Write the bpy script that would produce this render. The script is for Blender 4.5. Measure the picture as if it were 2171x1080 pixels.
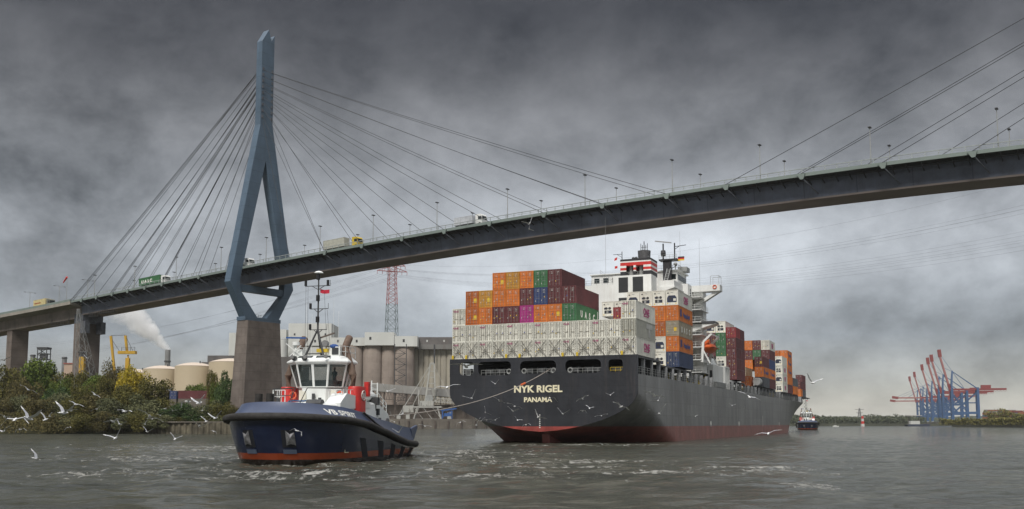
import bpy, bmesh, math, random
from math import sin, cos, pi, radians as R, sqrt, atan2
from mathutils import Vector, Matrix, noise
random.seed(7)
scn = bpy.context.scene
for o in list(bpy.data.objects): bpy.data.objects.remove(o)
col = scn.collection
# ------------------------------------------------------------ camera
CH = 3.2; FPX = 2074.0; YH = 898.6; YP = 698.6
PITCH = math.atan((YH - YP) / FPX)
cd = bpy.data.cameras.new('camera'); cam = bpy.data.objects.new('camera', cd); col.objects.link(cam)
cam.location = (0, 0, CH); cam.rotation_euler = (pi/2 + PITCH, 0, 0)
cd.sensor_width = 36; cd.lens = 36 * FPX / 2171; cd.shift_y = (YP - 540) / 2171
cd.clip_start = 0.5; cd.clip_end = 30000
scn.camera = cam
# ------------------------------------------------------------ render + light
scn.view_settings.view_transform = 'Standard'; scn.view_settings.look = 'None'
scn.view_settings.exposure = 0.85; scn.view_settings.gamma = 1
SUN_EL, SUN_AZ = R(46), R(200)   # azimuth clockwise from +Y: behind the camera, a little to the left
w = bpy.data.worlds.new("World"); scn.world = w; w.use_nodes = True
nt = w.node_tree; nt.nodes.clear()
def N(t, **k):
    n = nt.nodes.new(t)
    for a, b in k.items(): setattr(n, a, b)
    return n
def LK(a, b): nt.links.new(a, b)
def M_(op, a, b=None, c=None, clamp=False):
    n = N('ShaderNodeMath', operation=op, use_clamp=clamp)
    for i, v in enumerate((a, b, c)):
        if v is None: continue
        if isinstance(v, (int, float)): n.inputs[i].default_value = v
        else: LK(v, n.inputs[i])
    return n.outputs[0]
sky = N('ShaderNodeTexSky', sky_type='NISHITA', sun_disc=False, sun_elevation=SUN_EL, sun_rotation=SUN_AZ)
skb = N('ShaderNodeBackground'); LK(sky.outputs[0], skb.inputs[0]); skb.inputs[1].default_value = 0.06
tc = N('ShaderNodeTexCoord'); sx = N('ShaderNodeSeparateXYZ'); LK(tc.outputs['Generated'], sx.inputs[0])
# sky plane projection of the cloud deck: direction / (z + k)
zz = M_('MAXIMUM', sx.outputs[2], 0.0)
den = M_('ADD', zz, 0.16)
cx = N('ShaderNodeCombineXYZ'); LK(M_('DIVIDE', sx.outputs[0], den), cx.inputs[0]); LK(M_('DIVIDE', sx.outputs[1], den), cx.inputs[1])
def noi(scale, det, rough, off, dist=0.0, plane=False):
    m = N('ShaderNodeMapping'); m.inputs['Location'].default_value = off; m.inputs['Scale'].default_value = (1,1,1) if plane else (4,4,5.6)
    LK(cx.outputs[0] if plane else tc.outputs['Generated'], m.inputs[0])
    n = N('ShaderNodeTexNoise'); n.inputs['Scale'].default_value = scale; n.inputs['Detail'].default_value = det
    n.inputs['Roughness'].default_value = rough; n.inputs['Distortion'].default_value = dist
    LK(m.outputs[0], n.inputs['Vector']); return n.outputs[0]
n1 = noi(0.75, 6, 0.55, (3.1, 1.7, 0), 0.3)
n2 = noi(2.4, 10, 0.62, (7.3, 4.2, 0), 0.15)
n3 = noi(2.6, 8, 0.62, (1.3, 9.2, 0), 0.3, True)
def lobe(az, el, wa, we):
    "soft patch of thin / thick cloud at compass bearing az and height el (degrees)"
    a = M_('ARCTAN2', sx.outputs[0], sx.outputs[1]); e = M_('ARCSINE', sx.outputs[2])
    da = M_('DIVIDE', M_('SUBTRACT', a, R(az)), R(wa)); de = M_('DIVIDE', M_('SUBTRACT', e, R(el)), R(we))
    s = M_('ADD', M_('MULTIPLY', da, da), M_('MULTIPLY', de, de))
    return M_('EXPONENT', M_('MULTIPLY', s, -1.0))
# base brightness by height above the horizon
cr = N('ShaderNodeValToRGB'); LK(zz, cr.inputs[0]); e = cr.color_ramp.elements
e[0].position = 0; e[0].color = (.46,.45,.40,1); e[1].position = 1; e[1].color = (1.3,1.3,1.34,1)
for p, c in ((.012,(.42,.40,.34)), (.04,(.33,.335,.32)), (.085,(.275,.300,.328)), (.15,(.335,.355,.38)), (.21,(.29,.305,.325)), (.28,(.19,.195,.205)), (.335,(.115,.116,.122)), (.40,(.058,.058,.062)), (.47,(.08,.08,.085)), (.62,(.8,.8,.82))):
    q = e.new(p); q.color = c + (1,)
fac = M_('ADD', -.05, M_('MULTIPLY', n1, 1.30))
fac = M_('ADD', fac, M_('MULTIPLY', M_('SUBTRACT', n2, 0.5), 2.1))
fac = M_('ADD', fac, M_('MULTIPLY', M_('SUBTRACT', n3, 0.5), 0.25))
for az, el, wa, we, amp in ((6, 9.0, 13, 4.5, 1.05), (1, 17, 8, 3.5, .50), (17, 21.5, 8, 4.0, -.34), (-22, 14, 11, 8, -.26), (27, 9, 7, 8, .04), (9, 15, 5, 2.2, -.10), (18, 12.5, 4, 2.5, .16), (21, 5.2, 9, 1.6, -.14), (-18, 5, 5, 3, .10)):
    fac = M_('ADD', fac, M_('MULTIPLY', lobe(az, el, wa, we), amp))
fac = M_('MAXIMUM', M_('ADD', fac, 0.44), 0.25)
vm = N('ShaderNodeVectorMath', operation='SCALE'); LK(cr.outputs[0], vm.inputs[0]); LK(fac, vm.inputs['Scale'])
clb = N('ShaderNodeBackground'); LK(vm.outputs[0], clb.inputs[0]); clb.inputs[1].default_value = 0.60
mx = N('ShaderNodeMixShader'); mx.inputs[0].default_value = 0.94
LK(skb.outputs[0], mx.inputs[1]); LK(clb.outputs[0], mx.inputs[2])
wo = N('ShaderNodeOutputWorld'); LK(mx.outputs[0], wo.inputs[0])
sl = bpy.data.lights.new('sun', 'SUN'); sl.energy = 1.5; sl.angle = R(18); sl.color = (1, .96, .90)
so = bpy.data.objects.new('sun', sl); col.objects.link(so)
sd = Vector((sin(SUN_AZ)*cos(SUN_EL), cos(SUN_AZ)*cos(SUN_EL), sin(SUN_EL)))
so.rotation_euler = sd.to_track_quat('Z', 'Y').to_euler()

# ------------------------------------------------------------ pixel -> world (only used to work out where things stand)
def ray(x, y):
    a = (x-1085.5)/FPX; b = (YP-y)/FPX
    return Vector((a, cos(PITCH)-b*sin(PITCH), sin(PITCH)+b*cos(PITCH)))
def atY(x, y, Y): r = ray(x, y); return Vector((0,0,CH)) + r*(Y/r.y)

# ------------------------------------------------------------ materials
MATS = {}
def mat(name, c, rough=.6, metal=0., var=.12, scale=1.0, bump=0., streak=0., dirt=None, spec=.5, coat=0., seams=(), objvar=0.):
    if name in MATS: return MATS[name]
    m = bpy.data.materials.new(name); m.use_nodes = True; t = m.node_tree; b = t.nodes['Principled BSDF']
    b.inputs['Roughness'].default_value = rough; b.inputs['Metallic'].default_value = metal
    b.inputs['Specular IOR Level'].default_value = spec; b.inputs['Coat Weight'].default_value = coat
    co = t.nodes.new('ShaderNodeTexCoord')
    n = t.nodes.new('ShaderNodeTexNoise'); n.inputs['Scale'].default_value = scale; n.inputs['Detail'].default_value = 6
    n.inputs['Roughness'].default_value = .65
    t.links.new(co.outputs['Object'], n.inputs['Vector'])
    r = t.nodes.new('ShaderNodeValToRGB'); t.links.new(n.outputs[0], r.inputs[0])
    lo = [max(0, v*(1-var*1.6)) for v in c]; hi = [min(1, v*(1+var)) for v in c]
    r.color_ramp.elements[0].position = .3; r.color_ramp.elements[0].color = (*lo, 1)
    r.color_ramp.elements[1].position = .7; r.color_ramp.elements[1].color = (*hi, 1)
    out = r.outputs[0]
    if streak > 0:   # run-down weathering
        mp = t.nodes.new('ShaderNodeMapping'); mp.inputs['Scale'].default_value = (2.2, 2.2, .16)
        t.links.new(co.outputs['Object'], mp.inputs[0])
        n2 = t.nodes.new('ShaderNodeTexNoise'); n2.inputs['Scale'].default_value = scale*1.3; n2.inputs['Detail'].default_value = 8
        n2.inputs['Roughness'].default_value = .7
        t.links.new(mp.outputs[0], n2.inputs['Vector'])
        r2 = t.nodes.new('ShaderNodeValToRGB'); t.links.new(n2.outputs[0], r2.inputs[0])
        r2.color_ramp.elements[0].position = .50; r2.color_ramp.elements[0].color = (0,0,0,1)
        r2.color_ramp.elements[1].position = .78; r2.color_ramp.elements[1].color = (streak,)*3 + (1,)
        mxn = t.nodes.new('ShaderNodeMix'); mxn.data_type = 'RGBA'
        t.links.new(r2.outputs[0], mxn.inputs[0]); t.links.new(out, mxn.inputs[6])
        d = dirt or (.12, .08, .05); mxn.inputs[7].default_value = (*d, 1); out = mxn.outputs[2]
    if seams:        # plate joints / formwork lifts: (axis, spacing, width, darkening)
        sp = t.nodes.new('ShaderNodeSeparateXYZ'); t.links.new(co.outputs['Object'], sp.inputs[0])
        for axis, per, wd, dk_ in seams:
            md = t.nodes.new('ShaderNodeMath'); md.operation = 'PINGPONG'; md.inputs[1].default_value = per/2
            t.links.new(sp.outputs[axis], md.inputs[0])
            lt = t.nodes.new('ShaderNodeMath'); lt.operation = 'LESS_THAN'; lt.inputs[1].default_value = wd; t.links.new(md.outputs[0], lt.inputs[0])
            ml = t.nodes.new('ShaderNodeMath'); ml.operation = 'MULTIPLY'; ml.inputs[1].default_value = dk_; t.links.new(lt.outputs[0], ml.inputs[0])
            mm = t.nodes.new('ShaderNodeMix'); mm.data_type = 'RGBA'; t.links.new(ml.outputs[0], mm.inputs[0]); t.links.new(out, mm.inputs[6]); mm.inputs[7].default_value = tuple(v*.35 for v in c)+(1,); out = mm.outputs[2]
    if objvar:
        oi = t.nodes.new('ShaderNodeObjectInfo'); mr_ = t.nodes.new('ShaderNodeMapRange'); t.links.new(oi.outputs['Random'], mr_.inputs[0])
        mr_.inputs[3].default_value = 1-objvar; mr_.inputs[4].default_value = 1+objvar*.4
        hs_ = t.nodes.new('ShaderNodeHueSaturation'); t.links.new(out, hs_.inputs['Color']); t.links.new(mr_.outputs[0], hs_.inputs['Value']); out = hs_.outputs[0]
    t.links.new(out, b.inputs['Base Color'])
    if bump > 0:
        bp = t.nodes.new('ShaderNodeBump'); bp.inputs['Strength'].default_value = bump; bp.inputs['Distance'].default_value = .1
        n3 = t.nodes.new('ShaderNodeTexNoise'); n3.inputs['Scale'].default_value = scale*6; n3.inputs['Detail'].default_value = 6
        t.links.new(co.outputs['Object'], n3.inputs['Vector']); t.links.new(n3.outputs[0], bp.inputs['Height'])
        t.links.new(bp.outputs[0], b.inputs['Normal'])
    MATS[name] = m; return m
def leafmat(name, c, var=.5):
    if name in MATS: return MATS[name]
    m = mat(name, c, rough=.75, var=var, scale=.28, spec=.2)
    return m

# ------------------------------------------------------------ mesh builder
class MB:
    def __init__(s): s.v = []; s.f = []; s.m = []
    def add(s, vs, fs, mi=0):
        o = len(s.v); s.v += [tuple(v) for v in vs]; s.f += [tuple(i+o for i in f) for f in fs]; s.m += [mi]*len(fs); return s
    def box(s, x0, x1, y0, y1, z0, z1, mi=0):
        if x0 > x1: x0, x1 = x1, x0
        if y0 > y1: y0, y1 = y1, y0
        if z0 > z1: z0, z1 = z1, z0
        return s.add([(x0,y0,z0),(x1,y0,z0),(x1,y1,z0),(x0,y1,z0),(x0,y0,z1),(x1,y0,z1),(x1,y1,z1),(x0,y1,z1)],
            [(0,3,2,1),(4,5,6,7),(0,1,5,4),(1,2,6,5),(2,3,7,6),(3,0,4,7)], mi)
    def cyl(s, p, q, r, n=8, r2=None, mi=0, caps=True):
        p = Vector(p); q = Vector(q); d = q-p
        if d.length < 1e-6: return s
        r2 = r if r2 is None else r2
        a = d.orthogonal().normalized(); b = d.normalized().cross(a)
        vs = []
        for c, rr in ((p, r), (q, r2)):
            for i in range(n):
                t = 2*pi*i/n; vs.append(c + a*(cos(t)*rr) + b*(sin(t)*rr))
        fs = [(i, (i+1)%n, n+(i+1)%n, n+i) for i in range(n)]
        if caps: fs += [tuple(range(n-1,-1,-1)), tuple(range(n, 2*n))]
        return s.add(vs, fs, mi)
    def beam(s, p, q, w, h=None, mi=0, up=(0,0,1)):
        h = w if h is None else h
        p = Vector(p); q = Vector(q); d = (q-p)
        if d.length < 1e-6: return s
        d.normalize(); u = Vector(up)
        if abs(d.dot(u)) > .98: u = Vector((1,0,0)) if abs(d.x) < .9 else Vector((0,1,0))
        a = d.cross(u).normalized(); b = a.cross(d).normalized()
        vs = [c + a*(i*w/2) + b*(j*h/2) for c in (p, q) for i, j in ((-1,-1),(1,-1),(1,1),(-1,1))]
        return s.add(vs, [(3,2,1,0),(4,5,6,7),(0,1,5,4),(1,2,6,5),(2,3,7,6),(3,0,4,7)], mi)
    def loft(s, rings, mi=0, closed=True, cap0=False, cap1=False):
        n = len(rings[0]); o = len(s.v); fs = []
        for k in range(len(rings)-1):
            for i in range(n if closed else n-1):
                j = (i+1) % n; fs.append((k*n+i, k*n+j, (k+1)*n+j, (k+1)*n+i))
        if cap0: fs.append(tuple(range(n-1,-1,-1)))
        if cap1: fs.append(tuple((len(rings)-1)*n+i for i in range(n)))
        return s.add([p for r in rings for p in r], fs, mi)
    def prism(s, poly, ax, a0, a1, mi=0):
        "poly: 2-D outline; ax: axis it is swept along"
        def P(u, v, a): return {'x':(a,u,v), 'y':(u,a,v), 'z':(u,v,a)}[ax]
        n = len(poly)
        vs = [P(u,v,a0) for u,v in poly] + [P(u,v,a1) for u,v in poly]
        return s.add(vs, [(i,(i+1)%n,n+(i+1)%n,n+i) for i in range(n)] + [tuple(range(n-1,-1,-1)), tuple(range(n,2*n))], mi)
    def ell(s, c, r, nu=12, nv=8, mi=0):
        vs = []; 
        for j in range(nv+1):
            ph = pi*j/nv
            for i in range(nu):
                t = 2*pi*i/nu; vs.append((c[0]+r[0]*sin(ph)*cos(t), c[1]+r[1]*sin(ph)*sin(t), c[2]+r[2]*cos(ph)))
        return s.add(vs, [(j*nu+i, (j+1)*nu+i, (j+1)*nu+(i+1)%nu, j*nu+(i+1)%nu) for j in range(nv) for i in range(nu)], mi)
    def mesh(s, name, mats, smooth=False, fix=True):
        me = bpy.data.meshes.new(name); me.from_pydata(s.v, [], s.f)
        for m in (mats if isinstance(mats, (list, tuple)) else [mats]): me.materials.append(m)
        me.polygons.foreach_set('material_index', s.m)
        if smooth: me.polygons.foreach_set('use_smooth', [True]*len(s.f))
        if fix:
            b = bmesh.new(); b.from_mesh(me); bmesh.ops.recalc_face_normals(b, faces=b.faces); b.to_mesh(me); b.free()
        if smooth and hasattr(me, 'set_sharp_from_angle'): me.set_sharp_from_angle(angle=R(40))
        me.update(); return me
    def build(s, name, mats, parent=None, smooth=False, fix=True):
        o = bpy.data.objects.new(name, s.mesh(name, mats, smooth, fix)); col.objects.link(o)
        if parent: o.parent = parent
        return o
def tag(o, label=None, cat=None, group=None, kind=None):
    if label: o['label'] = label
    if cat: o['category'] = cat
    if group: o['group'] = group
    if kind: o['kind'] = kind
    return o
def empty(name, loc=(0,0,0), rz=0, label=None, cat=None, group=None):
    o = bpy.data.objects.new(name, None); col.objects.link(o); o.location = loc; o.rotation_euler = (0,0,rz)
    o.empty_display_size = .5
    return tag(o, label, cat, group)
def copy_tree(o, parent=None):
    c = o.copy(); col.objects.link(c); c.parent = parent
    for ch in list(o.children): copy_tree(ch, c)
    return c
ORD = ['', 'first','second','third','fourth','fifth','sixth','seventh','eighth','ninth','tenth','eleventh','twelfth','thirteenth','fourteenth','fifteenth','sixteenth','seventeenth','eighteenth','nineteenth','twentieth'] + [(lambda n: {2:'twenty',3:'thirty',4:'forty',5:'fifty',6:'sixty'}[n//10]+('th' if n%10==0 else '-'+['','first','second','third','fourth','fifth','sixth','seventh','eighth','ninth'][n%10]))(n) for n in range(21,70)]
for _i in (30,40,50,60): ORD[_i] = {30:'thirtieth',40:'fortieth',50:'fiftieth',60:'sixtieth'}[_i]
_tc = {}
def text_mesh(s, size, extrude=.015, bold=.0, align='LEFT', shear=0.):
    k = (s, size, extrude, bold, align, shear)
    if k in _tc: return _tc[k]
    c = bpy.data.curves.new('lettering', 'FONT'); c.body = s; c.size = size; c.extrude = extrude; c.offset = bold*size
    c.align_x = align; c.resolution_u = 3; c.shear = shear
    o = bpy.data.objects.new('lettering', c); col.objects.link(o)
    dg = bpy.context.evaluated_depsgraph_get(); me = bpy.data.meshes.new_from_object(o.evaluated_get(dg))
    bpy.data.objects.remove(o); _tc[k] = me; return me
def text(s, size, m, loc, rot, parent, name='lettering', bold=.03, align='LEFT', extrude=.015, sx=1.0):
    me = text_mesh(s, size, extrude, bold, align).copy(); me.materials.clear(); me.materials.append(m)
    for v in me.vertices: v.co.x *= sx
    o = bpy.data.objects.new(name, me); col.objects.link(o); o.parent = parent; o.location = loc; o.rotation_euler = rot
    return o
def plate(outline, holes, thick, m, name, parent, rot, loc):
    "flat plate with holes, from a filled 2-D curve"
    c = bpy.data.curves.new(name, 'CURVE'); c.dimensions = '2D'; c.fill_mode = 'BOTH'; c.extrude = thick/2
    for pl in [outline] + holes:
        sp = c.splines.new('POLY'); sp.points.add(len(pl)-1); sp.use_cyclic_u = True
        for i, p in enumerate(pl): sp.points[i].co = (p[0], p[1], 0, 1)
    o = bpy.data.objects.new(name, c); col.objects.link(o)
    dg = bpy.context.evaluated_depsgraph_get(); me = bpy.data.meshes.new_from_object(o.evaluated_get(dg))
    bpy.data.objects.remove(o); me.materials.clear(); me.materials.append(m)
    from mathutils import Euler
    me.transform(Matrix.Translation(loc) @ Euler(rot).to_matrix().to_4x4())
    q = bpy.data.objects.new(name, me); col.objects.link(q); q.parent = parent
    return q
def rrect(x0, x1, y0, y1, r, n=5):
    P = []
    for cx_, cy_, a in ((x1-r,y1-r,0),(x0+r,y1-r,90),(x0+r,y0+r,180),(x1-r,y0+r,270)):
        for i in range(n+1):
            t = R(a+90*i/n); P.append((cx_+r*cos(t), cy_+r*sin(t)))
    return P

# palette -------------------------------------------------------------------------------------
white = mat('white_paint', (.74,.75,.73), .45, var=.05, scale=.5, streak=.35, dirt=(.42,.36,.28))
cream = mat('cream_paint', (.66,.64,.55), .5, var=.06, scale=.5, streak=.35, dirt=(.3,.26,.2))
black = mat('black_paint', (.012,.012,.014), .45, var=.2)
rubber = mat('black_rubber', (.022,.020,.018), .75, var=.5, scale=2, bump=.3)
glassm = mat('dark_glass', (.02,.028,.030), .06, var=.1)
steel = mat('grey_steel', (.22,.22,.22), .55, .2, var=.15)
galv = mat('galvanised_steel', (.34,.35,.34), .55, .3, var=.15)
darksteel = mat('dark_steel', (.05,.052,.055), .6, var=.3)
yellow = mat('yellow_paint', (.62,.44,.03), .5, var=.1)
redp = mat('red_paint', (.55,.03,.025), .45, var=.1)
orangep = mat('orange_paint', (.70,.13,.03), .5, var=.1)
concrete = mat('concrete', (.20,.175,.150), .85, var=.16, scale=.12, bump=.3, streak=.55, dirt=(.105,.085,.072))
cablem = mat('stay_cable', (.035,.037,.04), .6, var=.1)
bridgeblue = mat('bridge_blue_paint', (.085,.130,.182), .5, var=.14, scale=.12, streak=.55, dirt=(.06,.08,.10), seams=((2,4.2,.05,.55),))
girderblue = mat('girder_blue_paint', (.135,.155,.205), .6, var=.26, scale=.15, streak=.6, seams=((0,11.7,.09,.6),(0,2.9,.03,.25)), dirt=(.09,.095,.11))
fascia = mat('bridge_fascia_paint', (.185,.225,.205), .6, var=.08, scale=.2)
soffitm = mat('girder_bottom_paint', (.27,.23,.215), .75, var=.10, scale=.1)

# ------------------------------------------------------------ water
def water():
    m = bpy.data.materials.new('river_water'); m.use_nodes = True; t = m.node_tree; b = t.nodes['Principled BSDF']
    L = t.links.new
    co = t.nodes.new('ShaderNodeTexCoord')
    def mp(s, r=0, loc=(0,0,0)):
        q = t.nodes.new('ShaderNodeMapping'); q.inputs['Scale'].default_value = s; q.inputs['Rotation'].default_value = (0,0,r)
        q.inputs['Location'].default_value = loc; L(co.outputs['Object'], q.inputs[0]); return q.outputs[0]
    def nz(v, s, d, ro=.6, di=0):
        q = t.nodes.new('ShaderNodeTexNoise'); q.inputs['Scale'].default_value = s; q.inputs['Detail'].default_value = d
        q.inputs['Roughness'].default_value = ro; q.inputs['Distortion'].default_value = di; L(v, q.inputs['Vector']); return q.outputs[0]
    def mt(op, a, c=None, cl=False):
        q = t.nodes.new('ShaderNodeMath'); q.operation = op; q.use_clamp = cl
        for i, v in enumerate((a, c)):
            if v is None: continue
            if isinstance(v, (int, float)): q.inputs[i].default_value = v
            else: L(v, q.inputs[i])
        return q.outputs[0]
    sp = t.nodes.new('ShaderNodeSeparateXYZ'); L(co.outputs['Object'], sp.inputs[0])
    X, Y = sp.outputs[0], sp.outputs[1]
    def blob(x, y, rx, ry, ang=0):
        ca, sa = cos(ang), sin(ang)
        dx = mt('SUBTRACT', X, x); dy = mt('SUBTRACT', Y, y)
        u = mt('DIVIDE', mt('ADD', mt('MULTIPLY', dx, ca), mt('MULTIPLY', dy, sa)), rx)
        v = mt('DIVIDE', mt('SUBTRACT', mt('MULTIPLY', dy, ca), mt('MULTIPLY', dx, sa)), ry)
        return mt('EXPONENT', mt('MULTIPLY', mt('ADD', mt('MULTIPLY', u, u), mt('MULTIPLY', v, v)), -1.0))
    # where the tug and its wash churn the river
    wash = None
    for a in ((-15.5,76.5,8,2.6,0),(-22,78,3.5,3.2,0),(-9.5,80,5,3.5,1.3),(-10,69,12,5,.15),(-5,92,10,8,.6),(2,80,16,9,.1),(-22,68,14,6,0),(-32,92,16,14,0),(12,66,14,9,0),(10,150,26,16,.2),(-6,112,14,20,.2),(-14,62,24,9,0),(-35,130,30,30,0),(70,330,16,60,-.4)):
        k = blob(*a); wash = k if wash is None else mt('MAXIMUM', wash, k)
    f1 = nz(mp((.22,.13,.2), .12), 1.6, 10, .70, 1.2)
    f2 = nz(mp((1.3,.62,.5), -.2), 1.5, 10, .74, .6)
    pat = mt('ADD', mt('MULTIPLY', f1, .6), mt('MULTIPLY', f2, .5))
    thr = mt('SUBTRACT', .69, mt('MULTIPLY', wash, .14))
    foam = mt('MULTIPLY', mt('SUBTRACT', pat, thr), 11, True)
    hull = None
    for a in ((3.5,73.5,13,1.5,.03),(18,72,7,1.6,-.1),(15.5,52,3,5,0),(-3,60,7,1.6,.1),(-17,66,7,1.6,.05),(-30,84,7,1.3,0),(-26,62,6,1.2,0),(8,86,9,1.6,0),(-17.5,76.6,5.5,.95,-.05),(-23.0,80.5,.8,3.2,.1),(-12.8,80.5,.9,4.5,-.3),(-10.2,92,.9,7,-.2),(-7.4,99.5,4,1.2,-.2)):
        k = blob(*a); hull = k if hull is None else mt('MAXIMUM', hull, k)
    churn = mt('MULTIPLY', mt('SUBTRACT', mt('ADD', mt('MULTIPLY', hull, .40), mt('MULTIPLY', f2, 1.25)), .93), 5, True)
    foam = mt('MAXIMUM', foam, churn)
    cmx = t.nodes.new('ShaderNodeMix'); cmx.data_type = 'RGBA'
    wv = nz(mp((.03,.09,.1)), 1, 5)
    r = t.nodes.new('ShaderNodeValToRGB'); L(wv, r.inputs[0])
    r.color_ramp.elements[0].position = .35; r.color_ramp.elements[0].color = (.034,.037,.025,1)
    r.color_ramp.elements[1].position = .65; r.color_ramp.elements[1].color = (.074,.076,.054,1)
    L(foam, cmx.inputs[0]); L(r.outputs[0], cmx.inputs[6]); cmx.inputs[7].default_value = (.50,.49,.45,1)
    L(cmx.outputs[2], b.inputs['Base Color'])
    rg = mt('ADD', .09, mt('MULTIPLY', foam, .5)); L(rg, b.inputs['Roughness'])
    b.inputs['IOR'].default_value = 1.33
    h1 = nz(mp((.75,.55,1), .3), 1.0, 8, .66, .5); h2 = nz(mp((3.2,2.0,1), -.25), 1.2, 7, .68)
    hh = mt('ADD', mt('MULTIPLY', h1, 1.0), mt('MULTIPLY', h2, .55)); hh = mt('ADD', hh, mt('MULTIPLY', foam, .08))
    bp = t.nodes.new('ShaderNodeBump'); bp.inputs['Strength'].default_value = .8; bp.inputs['Distance'].default_value = .75
    L(hh, bp.inputs['Height']); L(bp.outputs[0], b.inputs['Normal'])
    rows = []; y = 14.0
    while y < 320: rows.append(y); y += .20 + y*.0028
    while y < 9000: rows.append(y); y *= 1.12
    rows = [-400, -80, 0] + rows
    cols = [-9000,-3000,-1200,-600,-360,-240] + [-170 + i*.9 for i in range(378)] + [260,400,700,1300,3000,9000]
    n = len(cols); V = []; F = []
    for y in rows:
        for x in cols:
            a = max(0, min(1, (y-8)/14))*max(0, min(1, (330-y)/240)); z = 0
            if a > 0 and -172 < x < 172:
                wsh = math.exp(-((x+14)/24)**2 - ((y-76)/26)**2)
                z = a*(.15*noise.noise(Vector((x*.14+y*.04, y*.16, 1))) + (.13+.16*wsh)*noise.noise(Vector((x*.45, y*.42, 5))) + (.09+.08*wsh)*noise.noise(Vector((x*1.0, y*.9, 9))))
            V.append((x, y, z))
    for j in range(len(rows)-1):
        for i in range(n-1): F.append((j*n+i, j*n+i+1, (j+1)*n+i+1, (j+1)*n+i))
    mb = MB(); mb.v = V; mb.f = F; mb.m = [0]*len(F)
    tag(mb.build('river_water', m, smooth=True, fix=False), kind='structure')
water()

# ------------------------------------------------------------ land
grass = mat('bank_ground', (.055,.055,.025), .95, var=.4, scale=.08, bump=.4)
yard = mat('yard_ground', (.16,.15,.13), .9, var=.2, scale=.05)
shore = [(-900,150),(-300,210),(-200,268),(-158,301),(-136,318),(-103,330),(-84,316),(-62,322),(-52,420),(-60,560),(-68,620),(-26,640),(30,700),(60,900),(40,1500)]
def land():
    mb = MB(); n = len(shore)
    V = []; 
    for (x,y) in shore:
        V.append((x, y, -2)); V.append((x-1.0, y+1.5, 1.6)); V.append((x-6, y+9, 3.0))
    far = [(x-3200, y+3200, 3.2) for x, y in shore]
    F = []
    for i in range(n-1):
        a = 3*i; b_ = 3*(i+1)
        F += [(a, b_, b_+1, a+1), (a+1, b_+1, b_+2, a+2)]
    mb.add(V, F)
    # top of the bank: a fan of strips back to the horizon
    T = [(x-6, y+9, 3.0) for x, y in shore]
    o = [(-2500, 400, 3.1), (-2500, 4500, 3.1), (-300, 4500, 3.1), (200, 2600, 3.1)]
    ring = T + list(reversed(o))
    mb.add(ring, [tuple(range(len(ring)))])
    o_ = mb.build('river_bank', grass); me = o_.data
    b = bmesh.new(); b.from_mesh(me); bmesh.ops.triangulate(b, faces=[f for f in b.faces if len(f.verts) > 4]); bmesh.ops.recalc_face_normals(b, faces=b.faces); b.to_mesh(me); b.free()
    tag(o_, kind='structure')
land()

# ============================================================ BRIDGE
BD = R(55.5) - pi/2     # heading of the bridge axis (local +x runs along the deck, +y away from the camera)
BP = Vector((-85.3, 328, 0))
BRM = Matrix.Translation(BP) @ Matrix.Rotation(BD, 4, 'Z')
def rail(s): return 55.95 + .0412*s - 5.6e-5*s*s - 3.1e-7*s**3 + max(0, s-150)*.0075 if s > -160 else rail(-159.9) + .052*(s+159.9)
def bw(s, n, h): return BRM @ Vector((s, n, h))
bridge = empty('cable_stayed_bridge', BP, BD, 'long blue-grey cable-stayed road bridge on a concrete pier crossing above the ships', 'bridge')
def sweep(name, prof, s0, s1, m, ds=6, parent=bridge):
    "prof(s) -> list of (n, dz below rail)"
    k = max(1, int(round((s1-s0)/ds))); rings = []
    for i in range(k+1):
        s = s0+(s1-s0)*i/k; rings.append([(s, n, rail(s)+d) for n, d in prof])
    return MB().loft(rings, cap0=True, cap1=True).build(name, m, parent)
sweep('deck', [(-8.3,-1.15),(8.3,-1.15),(8.3,-1.75),(-8.3,-1.75)], -98, 360, mat('deck_asphalt', (.06,.06,.06), .9))
for sgn in (-1, 1):
    sweep('edge_beam', [(sgn*8.3,-1.02),(sgn*8.75,-1.02),(sgn*8.75,-1.80),(sgn*8.3,-1.80)], -98, 360, fascia)
def gird(name, n0, n1, z0, z1, m, **k): return sweep(name, [(n0, z0), (n1, z0), (n1, z1), (n0, z1)], **k)
sweep('box_girder', [(-5.0,-1.76),(5.0,-1.76),(4.4,-5.9),(-4.4,-5.9)], -97, 360, girderblue)
sweep('girder_bottom', [(-4.43,-5.9),(4.43,-5.9),(4.35,-6.3),(-4.35,-6.3)], -97, 360, soffitm)
# overhang brackets and web stiffeners
for sg in (-1, 1):
    mb = MB(); s = -96
    while s < 340:
        mb.beam((s, sg*6.6, rail(s)-2.35), (s+3, sg*6.6, rail(s+3)-2.35), .15, .2)
        mb.beam((s, sg*8.2, rail(s)-1.9), (s, sg*4.9, rail(s)-3.0), .12, .3)
        s += 3.0
    mb.build('overhang_bracing', darksteel, bridge)
anch = [-90.7,-81,-71,-61.4,-51.2,-41.3,-31,-21]
main = [39.3,54.8,70.6,86.3,102,119.6,137.1,154.9]
mb = MB(); pl = mat('web_plate', (.11,.12,.14), .6, var=.3)
for s in anch + main + [325-q for q in main] :
    for sg in (-1,1):
        mb2 = MB(); mb2.prism([(s-.9, rail(s)-1.25), (s+1.0, rail(s)-1.25), (s+.6, rail(s)-2.5), (s-.1, rail(s)-2.5)], 'y', sg*8.76, sg*9.15)
        br_ = mb2.build('cable_bracket', fascia, bridge)
        MB().beam((s+.5, sg*8.6, rail(s)-2.5), (s+2.5, sg*4.75, rail(s)-5.2), .22).build('diagonal_strut', pl, br_)
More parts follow.
